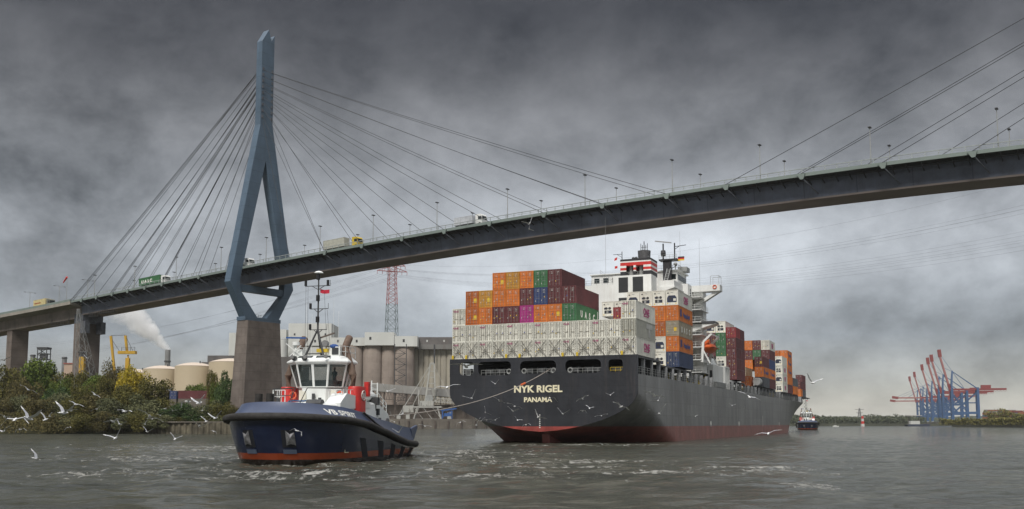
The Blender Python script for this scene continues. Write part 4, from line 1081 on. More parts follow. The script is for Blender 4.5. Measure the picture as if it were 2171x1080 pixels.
# bow pockets with stowed anchors, the shade inside painted as dark raised panels
def hp(i, k, off=0.):
    "point on the port side hull at plan index i (float), height share k"
    i0 = int(i); f = i-i0; L_ = mixl(Lw, Lf, k, .35); a = Vector((L_[i0][1], L_[i0][0], L_[i0][2])); b = Vector((L_[i0+1][1], L_[i0+1][0], L_[i0+1][2])); p = a.lerp(b, f)
    if off:
        d = (b-a).normalized(); nrm = Vector((d.y, -d.x, 0)); p = p + nrm*off
    return p
grime = mat('anchor_grey', (.25,.25,.26), .6, .3, var=.4, scale=3)
pock = mat('recess_shade', (.012,.014,.02), .7)
sill = mat('pocket_sill', (.10,.13,.19), .4)
def mir(v, sg): return Vector((v.x*sg, v.y, v.z))
for sg in (1, -1):
    i0, i1 = 2.0, 4.2
    for nm, k0, k1, mm, off in (('anchor_pocket', .38, .75, pock, .03), ('pocket_sill', .24, .33, sill, .05)):
        V = []; F = []
        for a in range(5):
            i = i0+(i1-i0)*a/4
            V += [mir(hp(i, k0, off), sg), mir(hp(i, k1, off), sg)]
        for a in range(4): F.append((2*a, 2*a+2, 2*a+3, 2*a+1))
        for a in range(5):
            i = i0+(i1-i0)*a/4; V += [mir(hp(i, k0, -.3), sg), mir(hp(i, k1, -.3), sg)]
        for a in range(4): F += [(2*a+1, 2*a+3, 13+2*a, 11+2*a), (2*a, 10+2*a, 12+2*a, 2*a+2)]
        F += [(0,1,11,10), (8,18,19,9)]
        pk = MB().add(V, F).build(nm, mm, tug)
        if nm == 'anchor_pocket':
            c = mir(hp(3.35, .56, .12), sg); q = [mir(hp(i, k, .08), sg) for i, k in ((2.7,.42),(2.75,.74),(4.1,.70),(4.2,.42))]
            mid = [mir(hp(3.4, .58, .28), sg), mir(hp(3.4,.45,.12), sg), mir(hp(3.4,.66,.10), sg)]
            m = MB().add(q + mid, [(0,1,4),(1,6,4),(6,2,4),(2,3,4),(3,5,4),(5,0,4)]); m.build('anchor', grime, pk, fix=False)
# side recesses near the stern, port and starboard: dark raised panels paint their shade
for sg in (1, -1):
    for a, b, k0, k1, sl in ((17.6,18.9,.14,.66,.8),(21.8,23.1,.12,.70,.6),(25.2,26.4,.08,.74,.3),(28.2,29.3,.05,.76,.1),(30.9,31.9,.03,.78,0)):
        V = []
        for q in range(4):
            i = a+(b-a)*q/3; V += [mir(hp(min(38,i+sl), k0, .035), sg), mir(hp(i, k1, .035), sg)]
        o = len(V)
        for q in range(4):
            i = a+(b-a)*q/3; V += [mir(hp(min(38,i+sl), k0, -.1), sg), mir(hp(i, k1, -.1), sg)]
        MB().add(V, [(2*q,2*q+2,2*q+3,2*q+1) for q in range(3)] + [(2*q+1,2*q+3,o+2*q+3,o+2*q+1) for q in range(3)] + [(0,1,o+1,o),(6,o+6,o+7,7)]).build('recess_shade_panel', pock, tug)
# name on the bulwark, bent to the plating
def bp_(t, v, off):
    "bulwark surface: t aft position on port side, v 0..1 height share"
    L_ = mixl(Lb0, Lb1, v, .45)
    for a, b in zip(L_, L_[1:]):
        if a[0] <= t <= b[0] and b[0] > a[0]:
            f = (t-a[0])/(b[0]-a[0]); A = Vector((a[1],a[0],a[2])); B_ = Vector((b[1],b[0],b[2])); p = A.lerp(B_, f); d = (B_-A).normalized()
            return p + Vector((d.y,-d.x,0))*off
    return Vector((L_[20][1], L_[20][0], L_[20][2]))
def curved_text(s_, size, t0, v0, hgt, sx, name, sg=1):
    me = text_mesh(s_, size, .0, .03).copy(); me.materials.clear(); me.materials.append(letw)
    W_ = max(v.co.x for v in me.vertices)*sx
    for v in me.vertices:
        t = t0+v.co.x*sx if sg > 0 else t0+W_-v.co.x*sx
        p = bp_(t, v0+v.co.y/hgt, .03); v.co = (p.x*sg, p.y, p.z)
    o = bpy.data.objects.new(name, me); col.objects.link(o); o.parent = tug; return o
curved_text('VB SPIRIT', .62, -2.75, .30, 1.18, 1.45, 'tug_name')
curved_text('VB SPIRIT', .62, -2.75, .30, 1.18, 1.45, 'tug_name', -1)
# draught marks
for a, b_ in (((15.2,.17),(16.6,.17)),): 
    m = MB(); p0, p1 = hp(13.2,.265,.04), hp(14.1,.27,.04); m.beam(p0, p1, .05); m.beam(p0, p0+Vector((0,0,.25)), .05); m.build('draught_mark', letc, tug)
# chocks / bollard heads over the bow
for w_, t in ((-1.55,-3.5),(-.45,-3.8)): 
    m = MB().cyl((w_,t,4.3),(w_*1.0,t+.1,5.55),.33,12,.30); m.build('bow_bollard', rubber, tug, smooth=True)
MB().cyl((3.1,1.6,3.7),(3.1,1.6,4.75),.25,12).build('bow_bollard', rubber, tug, smooth=True)
# deckhouse --------------------------------------------------------
wt = mat('tug_white_paint', (.78,.80,.78), .35, var=.04, scale=.8, streak=.18, dirt=(.5,.46,.38))
dk = MB().loft([[( 3.4,1.0,3.0),(3.6,9.5,2.6),(-3.6,9.5,2.6),(-3.4,1.0,3.0),(-2.6,-.2,3.0),(2.6,-.2,3.0)],
                [( 3.3,1.3,4.75),(3.4,9.5,4.95),(-3.4,9.5,4.95),(-3.3,1.3,4.75),(-2.4,.2,4.75),(2.4,.2,4.75)],
                [( 2.9,1.6,4.98),(3.1,9.5,5.12),(-3.1,9.5,5.12),(-2.9,1.6,4.98),(-2.1,.5,4.98),(2.1,.5,4.98)]], cap1=True).build('deckhouse', wt, tug)
# winch under the foredeck hood
m = MB().cyl((1.0,.2,4.75),(2.3,.2,4.75),.45,12); m.build('winch', darksteel, tug)
MB().prism([(1.2,4.9),(2.6,5.75),(4.6,5.6),(8.2,5.0),(8.2,4.6),(1.2,4.4)], 'x', 2.1, 3.45).build('side_hood', wt, tug)
aft = MB().prism([(9.5,2.5),(9.5,6.0),(12.2,5.2),(15.2,4.15),(15.6,3.8),(15.6,2.3)], 'x', -2.6, 2.6).build('aft_deckhouse', wt, tug)
for t in (10.2,11.4,12.6,13.8): MB().box(2.6,2.65,t,t+.6,3.1,3.75 if t < 13 else 3.5).build('side_opening', mat('opening_grey', (.10,.11,.12), .5), aft)
MB().box(2.6,2.75,10.5,11.6,4.4,5.0).build('louvre', lou, aft); MB().box(2.6,2.75,12.0,12.5,4.0,4.6).build('louvre', lou, aft)
MB().cyl((1.8,14.9,3.2),(2.7,14.9,3.2),.55,14).build('hose_reel', steel, aft)
# tower below the windows and the wheelhouse ring
def octa(hw, t0, t1, z, f=.56, fr=1.25, rr=.8): return [(hw*f,t0,z),(hw,t0+fr,z),(hw,t1-rr,z),(hw*.7,t1,z),(-hw*.7,t1,z),(-hw,t1-rr,z),(-hw,t0+fr,z),(-hw*f,t0,z)]
tw_ = MB().loft([[(x-.3,y,z) for x,y,z in octa(1.75,4.5,7.5,5.05)], [(x-.3,y,z) for x,y,z in octa(2.0,4.3,7.6,6.32)]], cap1=True).build('wheelhouse_base', wt, tug)
lo_, hi_ = octa(2.05,4.25,7.6,6.34), octa(2.55,3.85,7.8,8.42)
wheel = empty('wheelhouse'); wheel.parent = tug; wheel.location = (-.3,0,0); wheel.scale = (1.07,1,1)
glz = bpy.data.materials.new('wheelhouse_glass'); glz.use_nodes = True
t_ = glz.node_tree; b_ = t_.nodes['Principled BSDF']; b_.inputs['Base Color'].default_value = (.05,.075,.075,1); b_.inputs['Roughness'].default_value = .04; b_.inputs['Alpha'].default_value = .42
def lerp3(a, b, k): return Vector(a).lerp(Vector(b), k)
pairs = [(7,0),(0,1),(1,2),(2,3),(3,4),(4,5),(5,6),(6,7)]
for a, b in pairs:
    n_p = 2 if (a,b) in ((7,0),(1,2),(5,6),(3,4)) else 1
    for q in range(n_p):
        k0, k1 = q/n_p, (q+1)/n_p
        A, B1, C_, D = lerp3(lo_[a],lo_[b],k0), lerp3(lo_[a],lo_[b],k1), lerp3(hi_[a],hi_[b],k1), lerp3(hi_[a],hi_[b],k0)
        nrm = (B1-A).cross(D-A).normalized(); 
        if nrm.dot(((A+C_)/2)-Vector((0,6.5,7.4))) < 0: nrm = -nrm
        fu = .09/max(.3,(B1-A).length); fv0, fv1 = .035, .955
        def Q(u, v): return A.lerp(B1,u).lerp(D.lerp(C_,u), v)
        ou = [Q(0,0),Q(1,0),Q(1,1),Q(0,1)]; inn = [Q(fu,fv0),Q(1-fu,fv0),Q(1-fu,fv1),Q(fu,fv1)]
        bk = [p-nrm*.09 for p in inn]
        m = MB().add(ou+inn+bk, [(0,1,5,4),(1,2,6,5),(2,3,7,6),(3,0,4,7),(4,5,9,8),(5,6,10,9),(6,7,11,10),(7,4,8,11)])
        m.build('window_frame', wt, wheel, fix=False)
        g_ = [p-nrm*.05 for p in inn]; MB().add(g_, [(0,1,2,3)]).build('window_pane', glz, wheel, fix=False)
rf = MB().loft([octa(2.59,3.8,7.85,8.42), octa(2.70,3.65,7.95,8.52), octa(2.70,3.65,7.95,8.62), octa(2.25,4.5,7.6,9.12)], cap0=True, cap1=True).build('roof', wt, wheel)
for x0, x1 in ((-1.35,-.15),(.15,1.35)): MB().add([(x0*1.12,3.98,8.80),(x1*1.12,3.98,8.80),(x1,4.42,9.10),(x0,4.42,9.10)], [(0,1,2,3)]).build('skylight', glassm, rf, fix=False)
for x in (-1.5,-.6): MB().cyl((x,3.6,8.85),(x,3.75,8.85),.22,12).build('floodlight', darksteel, rf)
MB().box(-1.5,1.5,5.0,5.7,6.36,7.0).build('console', darksteel, wheel)
MB().box(-1.6,1.6,7.0,7.3,6.36,7.0).build('console', darksteel, wheel)
# helmsman inside
person = bpy.data.objects.new('person', None); bpy.data.objects.remove(person)
def figure(loc, rz):
    m = MB(); R_ = []
    for z, a, b, y in ((0,.15,.11,0),(.45,.16,.12,0),(.85,.18,.13,0),(1.05,.17,.12,0),(1.3,.21,.13,.0),(1.42,.22,.12,0),(1.48,.13,.08,0),(1.52,.06,.06,0),(1.57,.06,.06,-.01),(1.62,.085,.10,-.02),(1.70,.10,.11,-.02),(1.78,.085,.095,-.01),(1.83,.03,.03,0)):
        R_.append([(a*cos(2*pi*i/12), y+b*sin(2*pi*i/12), z) for i in range(12)])
    m.loft(R_, cap0=True, cap1=True)
    for sg in (-1,1):
        pts = [((sg*.21,0,1.40),.055),((sg*.25,-.08,1.15),.048),((sg*.18,-.33,1.08),.038),((sg*.14,-.42,1.09),.042)]
        rr = []
        for i,(p,r) in enumerate(pts):
            rr.append([(p[0]+r*cos(2*pi*j/8), p[1]+r*sin(2*pi*j/8)*.8, p[2]+r*sin(2*pi*j/8)*.6) for j in range(8)])
        m.loft(rr, cap0=True, cap1=True)
    o = m.build('person', [mat('dark_jacket', (.03,.035,.05), .8)], None, smooth=True); o.location = loc; o.rotation_euler = (0,0,rz)
    h = MB(); h.ell((0,-.03,1.72),(.088,.10,.115)); h.build('head', mat('skin', (.45,.27,.19), .6), o, smooth=True)
    h = MB(); h.ell((0,.01,1.76),(.098,.11,.10)); h.build('hair', mat('dark_hair', (.03,.02,.015), .8), o, smooth=True)
    return o
TRM = Matrix.Translation(TO) @ Matrix.Rotation(-G, 4, 'Z')
tag(figure(TRM @ Vector((.75, 6.3, 6.34)), -G), 'person in a dark jacket standing at the helm behind the tug windows', 'person')
# rails
m = rail_mb(MB(), [(-2.9,2.0,5.0),(-.55,.5,5.0)], 1.1, 5, .055); m.build('foredeck_rail', darksteel, tug)
m = MB(); m.beam((-3.2,2.2,6.15),(-.3,.6,6.15),.06); m.beam((-.3,.6,6.15),(-.7,.2,4.9),.06); m.build('foredeck_frame', darksteel, tug)
m = MB(); m.beam((.75,.6,6.15),(3.2,2.2,6.15),.06); m.beam((.75,.6,6.15),(.3,.2,4.9),.06); m.build('foredeck_frame', darksteel, tug)
for sg in (-1,1):
    m = rail_mb(MB(), [(sg*3.2,2.4,5.0),(sg*3.2,5.6,5.1)], 1.05, .8, .055); m.build('side_rail', wt, tug)
    m = rail_mb(MB(), [(sg*3.1,2.3,5.0),(sg*2.0,2.2,5.0)], 1.05, .55, .055); m.build('side_rail', wt, tug)
MB().box(-1.55,-1.05,4.3,4.42,5.3,6.0).build('fire_plan_box', cream, tug); MB().cyl((-.3,4.2,5.1),(-.3,4.2,5.8),.14,10).build('fire_monitor', darksteel, tug)
# funnels, exhaust pipes
exh = mat('rusty_exhaust', (.17,.115,.085), .75, .2, var=.25, scale=1.5, streak=.6, dirt=(.06,.045,.035))
for sg in (-1, 1):
    R_ = []
    for z, k in ((3.0,1),(6.2,1),(6.42,.93)):
        R_.append([(sg*3.15+.62*k*(abs(cos(a))**.7)*(1 if cos(a) > 0 else -1), 5.6+1.1*k*(abs(sin(a))**.7)*(1 if sin(a) > 0 else -1), z) for a in [2*pi*j/20 for j in range(20)]])
    fn = MB().loft(R_, cap1=True).build('funnel', redp, tug, smooth=True)
    e_ = MB()
    for i in range(20):
        t0, t1 = 2*pi*i/20, 2*pi*(i+1)/20; xx = sg*3.79
        e_.beam((xx,5.6+.42*cos(t0),5.65+.42*sin(t0)),(xx,5.6+.42*cos(t1),5.65+.42*sin(t1)),.08,.05)
    em = e_.build('funnel_ring', letw, fn)
    text('B', .62, letw, (sg*3.8,5.6,5.43), (pi/2,0,sg*pi/2), fn, 'funnel_letter', bold=.04, align='CENTER', extrude=.02)
    P = [(sg*3.0-.3,5.6,6.2),(sg*3.05-.3,5.6,7.45),(sg*2.9-.3,5.7,7.8),(sg*2.3-.4,5.9,9.65),(sg*2.2-.35,6.1,10.0),(sg*2.15-.3,6.9,10.85)]
    tube(P, .33, exh, 'exhaust_pipe', tug, n=14)
    tube([(sg*2.7,6.2,6.2),(sg*2.7,6.2,7.3),(sg*2.5,6.3,8.4)], .12, exh, 'exhaust_branch', tug, n=8)
# mast
msk = empty('mast'); msk.parent = tug; msk.location = (-.4,-1.5,0)
mt_ = darksteel
m = MB(); tp = (0,6.6,11.5)
for p in ((-.95,6.2,9.1),(.75,6.2,9.1),(0,7.5,9.1)): m.cyl(p, tp, .10, 8, .08)
m.beam((-.95,6.2,9.3),(.75,6.2,9.3),.08)
m.build('tripod', mt_, msk)
MB().cyl((0,6.6,11.3),(0,6.6,16.3),.09,8,.06).build('pole', mt_, msk)
for z, a, b in ((15.35,-1.25,1.1),(13.3,-.75,.95),(11.45,-.75,.85)):
    m = MB(); m.beam((a,6.6,z),(b,6.6,z),.06); m.beam((a*.5,6.6,z),(0,6.6,z-.35),.05); m.beam((b*.5,6.6,z),(0,6.6,z-.35),.05); m.beam((b,6.6,z),(b,6.6,z+.5),.03)
    ar = m.build('crossarm', mt_, msk)
    MB().cyl((a*.98,6.6,z+.02),(a*.98,6.6,z+.5),.12,10).build('lantern', black, ar)
    if z > 15: MB().cyl((b*.8,6.6,z+.02),(b*.8,6.6,z+.5),.12,10).build('lantern', black, ar)
for z in (12.1,14.0,15.9): MB().cyl((.0,6.5,z),(0,6.5,z+.5),.17,10).build('lantern', black, msk)
m = MB(); m.cyl((0,6.6,16.5),(0,6.6,16.62),.42,20,.30); m.cyl((0,6.6,16.62),(0,6.6,16.68),.30,20,.12); m.build('satellite_dish', wt, msk)
MB().cyl((0,6.6,16.2),(0,6.6,16.5),.05,6).build('dish_stem', wt, msk)
V = []; 
for i in range(5): 
    for j in range(3): V.append((.12+.22*i, 6.7+.06*sin(i*1.5), 14.75-.03*i+.17*j-.05*sin(i)))
MB().add(V, [(3*i+j,3*i+3+j,3*i+4+j,3*i+1+j) for i in range(4) for j in range(2)]).build('pennant', mat('flag_red', (.55,.02,.05), .8), msk, fix=False)
m = MB()
for x, z in ((-1.2,15.3),(-1.0,15.3),(.55,14.9),(.85,13.2)): m.cyl((x,6.6,z),(x*1.2,7.2,9.2),.012,4,caps=False)
m.build('halyards', mt_, msk)
roofgear = empty('roof_gear'); roofgear.parent = tug; roofgear.location = (-.4,-1.0,0)
rdb = MB().beam((-2.75,5.6,10.75),(-.85,5.5,10.68),.12,.14).build('radar_scanner', mat('scanner_blue', (.03,.10,.30), .4), roofgear)
MB().cyl((-1.8,5.6,9.1),(-1.8,5.6,10.1),.12,8).build('radar_post', wt, roofgear); MB().cyl((-1.8,5.6,10.05),(-1.8,5.6,10.35),.33,12).build('radar_drum', wt, roofgear)
m = MB(); m.beam((-2.3,5.4,9.1),(-1.2,5.3,10.0),.06); m.beam((-1.2,5.4,9.1),(-2.6,5.3,10.2),.06); m.build('aerial_frame', wt, roofgear)
MB().beam((.1,6.4,10.75),(1.45,6.4,11.15),.14,.13).build('radar_scanner', mat('scanner_brown', (.16,.13,.11), .5), roofgear)
MB().cyl((.75,6.2,10.2),(.75,5.9,10.2),.30,16).build('searchlight', steel, roofgear)
MB().cyl((.75,6.3,9.1),(.75,6.3,10.0),.08,8).build('searchlight_post', wt, roofgear)
MB().box(.0,1.0,5.9,6.7,9.45,9.75).build('yellow_locker', yellow, roofgear)
MB().ell((1.35,6.6,9.95),(.42,.4,.25)).build('blue_cover', mat('tarp_blue', (.02,.07,.25), .7), roofgear)
ac = MB().box(.95,2.05,6.3,7.6,9.15,9.95).build('air_conditioner', wt, roofgear); MB().box(1.3,1.9,6.24,6.3,9.25,9.85).build('grille', lou, ac)
m = rail_mb(MB(), [(-2.2,7.5,9.0),(-2.2,5.2,9.0),(-1.9,4.6,9.0)], .95, .9, .05); m.build('roof_rail', wt, tug)
m = rail_mb(MB(), [(2.2,7.5,9.0),(2.2,5.2,9.0),(1.9,4.6,9.0)], .95, .9, .05); m.build('roof_rail', wt, tug)
m = MB().cyl((-2.45,4.8,8.9),(-2.45,4.8,10.3),.06,8); m.build('light_post', wt, tug)
for x, t, a, b in ((-1.9,6,9.0,14),(.6,6.2,9.0,14.3),(1.0,6.4,9.0,13.2),(-1.5,6.3,9.0,13.0)): MB().cyl((x,t,a),(x,t,b),.018,4,.008).build('whip_aerial', wt, tug)
# rescue boat, ladder posts behind port funnel
MB().ell((2.5,10.0,5.7),(.6,1.5,.5)).build('rescue_boat', wt, tug)
m = MB(); m.beam((2.4,11.2,4.9),(2.4,11.2,7.2),.09); m.beam((2.9,11.4,4.9),(2.9,11.4,7.0),.09)
for z in (5.4,5.9,6.4,6.9): m.beam((2.4,11.2,z),(2.9,11.4,z),.05)
m.build('ladder_post', wt, tug)
MB().box(3.2,3.6,7.2,7.7,5.6,6.9).build('extinguisher_box', redp, tug)
MB().box(2.8,3.6,9.6,10.2,4.9,5.6).build('vent_box', darksteel, tug)
# black hose draped over the bulwark
tube([tuple(bp_(3.1,.98,.12)), tuple(bp_(4.3,.65,.14)), tuple(bp_(5.6,.35,.14)), tuple(bp_(6.8,.12,.2)), tuple(bp_(8.5,.05,.35))], .09, rubber, 'fender_hose', tug, n=8)
# aft bits
MB().cyl((-1,15.9,3.0),(1,15.9,3.0),.45,14).build('towing_winch', darksteel, tug)
m = MB().cyl((-1.4,16.8,2.3),(-1.4,16.8,4.0),.12,8); m.cyl((1.4,16.8,2.3),(1.4,16.8,4.0),.12,8); m.cyl((-1.4,16.8,4.0),(1.4,16.8,4.0),.12,8); m.build('towing_bow', mat('rust_brown', (.16,.10,.06), .8), tug)
MB().prism([(16.4,2.7),(18.4,3.05),(18.5,2.8),(17.2,1.5)], 'x', 4.3, 4.55).build('stern_bulwark', bulw, tug)

tube([(-1.2,1.2,5.05),(-.6,.9,5.12),(.2,1.3,5.08),(.5,.8,5.1),(1.1,1.1,5.05)], .07, mat('hawser_blue', (.05,.12,.25), .8), 'hawser', tug, n=6)
for x, y in ((-2.2,1.3),(1.7,1.0),(-3.1,6.5),(3.1,4.4)): MB().cyl((x,y,4.9),(x,y,5.35),.14,10).build('bitt', darksteel, tug)
for sg in (-1,1):
    rail_mb(MB(), [(sg*2.6,9.6,6.0),(sg*2.6,12.0,5.3),(sg*2.5,15.0,4.2)], .95, .9, .05).build('aft_rail', wt, tug)
    a = MB()
    for q in range(12):
        t0, t1 = 2*pi*q/12, 2*pi*(q+1)/12; a.cyl((sg*2.2+.3*cos(t0), 4.15, 5.65+.3*sin(t0)), (sg*2.2+.3*cos(t1), 4.15, 5.65+.3*sin(t1)), .07, 6, caps=False)
    a.build('lifebuoy', mat('lifebuoy_orange', (.7,.12,.05), .6), tug)
    MB().box(sg*1.2,sg*1.75,4.42,4.5,5.2,6.1).build('door', cream, tug)
for x in (-1.6,-.4,1.5): MB().cyl((x,4.6,8.95),(x,4.35,8.95),.16,10).build('floodlight', steel, roofgear)
MB().box(-2.1,-1.2,5.6,6.6,9.0,9.7).build('roof_locker', wt, roofgear)
# towing line from the ship's centre opening to the tug
a = SRM @ Vector((17.9,-.4,12.0)); b = TRM @ Vector((0.6,16.8,3.9)); P = []
for i in range(25):
    t = i/24; p = a.lerp(b, t); p.z -= 1.6*4*t*(1-t); P.append(p)
tow = empty('tow_rope', b, 0, 'taut pale tow rope running from the ship stern opening down to the tug', 'rope')
P = [p-b for p in P]
tube(P, .055, mat('rope_grey', (.38,.34,.30), .8), 'rope', tow, n=6)
tube([P[6]+(P[5]-P[6])*.2, P[6]+(P[5]-P[6])*.5, P[6]+(P[5]-P[6])*.95], .16, orangep, 'rope_marker', tow, n=6)

# second tug at the ship's bow
t2 = copy_tree(tug); t2.location = (149.5, 497, 0); t2.rotation_euler = (0,0,-R(15))
tag(t2, 'small distant tug with red funnels waiting beside the bow of the ship', 'tugboat')
for ch in list(t2.children):
    if ch.name.startswith('tug_name'): bpy.data.objects.remove(ch)

# ============================================================ LEFT BANK AND FAR SHORE
def obox(name, xl, xr, yt, Y, depth, m, label, cat, base=2.0, rz=0., parts=None, group=None, top=None):
    "building whose front spans image columns xl..xr at distance Y and rises to row yt"
    a, b = atY(xl, yt, Y), atY(xr, yt, Y); w_ = b.x-a.x; H = a.z if top is None else top
    o = empty(name, (a.x, Y, base), rz, label, cat, group)
    MB().box(0, w_, 0, depth, 0, H-base).build('wall', m, o)
    o['w'] = w_; o['h'] = H-base
    if parts: parts(o, w_, H-base)
    del o['w'], o['h']
    return o
tankm = mat('tank_cream_paint', (.56,.47,.33), .55, var=.04, scale=.05, streak=.2, dirt=(.4,.32,.22))
roofm = mat('tank_roof_paint', (.62,.52,.42), .55, var=.04, scale=.05)
for cxp, r, top, Y, lab in ((292,15,29.0,500,'cream oil storage tank half hidden at the left of its row'),(344,15.5,29.6,478,'second cream oil storage tank, in front of the smoking chimney'),(412,15.5,30.6,470,'third cream oil storage tank, above the maroon boxes'),(490,17.5,32.0,462,'cream oil storage tank behind the grey bridge pier')):
    c = atY(cxp, 780, Y); o = empty('storage_tank', (c.x, Y, 2), 0, lab, 'storage tank', 'cream oil tanks on the left bank')
    m = MB().cyl((0,0,0),(0,0,top-2),r*.62*1.3 if False else r*.58, 48); m.build('tank_wall', tankm, o, smooth=True)
    rr = r*.58; ring = [[(rr*k*cos(2*pi*i/48), rr*k*sin(2*pi*i/48), top-2+1.9*(1-k*k)) for i in range(48)] for k in (1.01,.8,.6,.4,.2,.02)]
    MB().loft(ring, cap1=True).build('tank_roof', roofm, o, smooth=True)
    m = MB()
    for z in (top*.45, top-2.2): m.cyl((0,0,z),(0,0,z+.22),rr+.12,48)
    # two separate stiffening rings
    m = MB().cyl((0,0,top*.42),(0,0,top*.42+.2),rr+.10,48); m.build('wind_girder', roofm, o)
    MB().cyl((rr*.4,-rr*.3,top-.9),(rr*.4,-rr*.3,top+.4),.3,8).build('roof_vent', darksteel, o)
# chimney and its steam
c = atY(356, 742, 800); ch_ = empty('chimney', (c.x, 800, 2), 0, 'slim grey chimney giving off white steam behind the oil tanks', 'chimney')
MB().cyl((0,0,0),(0,0,c.z-2),2.6,16,2.1).build('shaft', mat('chimney_grey', (.22,.225,.22), .8, streak=.5, scale=.2), ch_)
MB().cyl((0,0,c.z-12),(0,0,c.z-11),2.7,16).build('platform', darksteel, ch_)
sm = bpy.data.materials.new('steam'); sm.use_nodes = True; t = sm.node_tree; t.nodes.clear()
pv = t.nodes.new('ShaderNodeVolumePrincipled'); ou_ = t.nodes.new('ShaderNodeOutputMaterial'); t.links.new(pv.outputs[0], ou_.inputs['Volume'])
pv.inputs['Color'].default_value = (1,1,1,1); pv.inputs['Anisotropy'].default_value = 0
scn.cycles.volume_bounces = 6; scn.cycles.max_bounces = 12
co = t.nodes.new('ShaderNodeTexCoord'); nn = t.nodes.new('ShaderNodeTexNoise'); nn.inputs['Scale'].default_value = .085; nn.inputs['Detail'].default_value = 6; nn.inputs['Roughness'].default_value = .62; nn.inputs['Distortion'].default_value = .5
t.links.new(co.outputs['Object'], nn.inputs['Vector']); sx_ = t.nodes.new('ShaderNodeSeparateXYZ'); t.links.new(co.outputs['Object'], sx_.inputs[0])
def tm(op, a, b, cl=False):
    q = t.nodes.new('ShaderNodeMath'); q.operation = op; q.use_clamp = cl
    for i, v in enumerate((a, b)):
        if v is None: continue
        if isinstance(v, (int, float)): q.inputs[i].default_value = v
        else: t.links.new(v, q.inputs[i])
    return q.outputs[0]
# plume axis runs from the chimney top up and to the left: local (0,0,0) -> (-44,0,33)
ax = Vector((-.80,0,.60))
al = tm('ADD', tm('MULTIPLY', sx_.outputs[0], -.80), tm('MULTIPLY', sx_.outputs[2], .60))
pe = tm('ADD', tm('MULTIPLY', sx_.outputs[0], .60), tm('MULTIPLY', sx_.outputs[2], .80))
pe = tm('SUBTRACT', pe, tm('MULTIPLY', al, .10))
rad = tm('ADD', 2.2, tm('MULTIPLY', al, .235))
r2_ = tm('DIVIDE', tm('ADD', tm('MULTIPLY', pe, pe), tm('MULTIPLY', sx_.outputs[1], sx_.outputs[1])), tm('MULTIPLY', rad, rad))
body = tm('SUBTRACT', 1.05, r2_)
dn = tm('ADD', body, tm('MULTIPLY', tm('SUBTRACT', nn.outputs[0], .5), 4.2))
dn = tm('MULTIPLY', dn, 1.2, True)
fade = tm('SUBTRACT', 1.0, tm('DIVIDE', al, 68.0), True)
t.links.new(tm('MULTIPLY', tm('MULTIPLY', dn, tm('MULTIPLY', fade, fade)), .75), pv.inputs['Density'])
st_ = MB(); R_ = []
for i in range(9):
    k = i/8; cpt = Vector((1.2,0,-1)).lerp(Vector((-54,0,45)), k); rr = 3.4+19*k
    R_.append([cpt + Vector((.6,0,.8))*rr*cos(2*pi*j/14) + Vector((0,1,0))*rr*sin(2*pi*j/14) for j in range(14)])
st_.loft(R_, cap0=True, cap1=True)
o = st_.build('steam_plume', sm, None); o.location = (c.x, 800, c.z+.5)
tag(o, 'white steam drifting up to the left from the slim chimney', 'steam', kind='stuff')
# silos and mill buildings ------------------------------------------
whb = mat('mill_white_render', (.56,.57,.54), .75, var=.06, scale=.05, streak=.45, dirt=(.33,.32,.29))
brs = mat('silo_brown_concrete', (.33,.275,.235), .88, var=.2, seams=((2,5.5,.07,.35),), scale=.05, streak=.75, dirt=(.11,.09,.078), bump=.2)
bgs = mat('silo_pale_concrete', (.40,.37,.30), .88, var=.14, scale=.05, streak=.85, dirt=(.15,.135,.105), bump=.2)
dkb = mat('dark_cladding', (.13,.12,.115), .8, var=.2, scale=.1, streak=.4)
def wins(o, pts, sx=1.2, sz=1.6, y=-.06):
    for x, z in pts: MB().box(x, x+sx, y, 0, z, z+sz).build('window', lou, o)
obox('mill_building', 612, 703, 686, 720, 30, whb, 'tall plain white mill building behind the tug mast', 'building', parts=lambda o,w_,h: wins(o, [(4,h-9),(4,h-17),(w_-5,h-9)]))
obox('mill_building', 592, 607, 699, 730, 20, whb, 'narrow white tower between the grey pier and the white mill', 'building')
obox('mill_building', 486, 500, 706, 725, 20, whb, 'slim white building edge showing left of the grey bridge pier', 'building')
c = atY(604, 722, 715); sl_ = empty('silo', (c.x, 708, 2), 0, 'pale round silo low beside the white mill', 'silo'); MB().cyl((0,0,0),(0,0,c.z-2),3.2,20).build('silo_wall', whb, sl_, smooth=True); MB().cyl((0,0,c.z-2),(0,0,c.z-.5),3.3,20,1).build('silo_roof', galv, sl_)
obox('warehouse', 427, 492, 768, 640, 30, dkb, 'dark grey clad warehouse above the oil tanks', 'warehouse', parts=lambda o,w_,h: (MB().box(3,w_,3,20,h,h+4.5).build('roof_house', dkb, o), [MB().cyl((x,0,h),(x,0,h+1.2),.06,4).build('roof_post', darksteel, o) for x in (1,5,9)]))
obox('warehouse', 585, 640, 757, 660, 25, dkb, 'dark grey warehouse right of the bridge pier', 'warehouse')
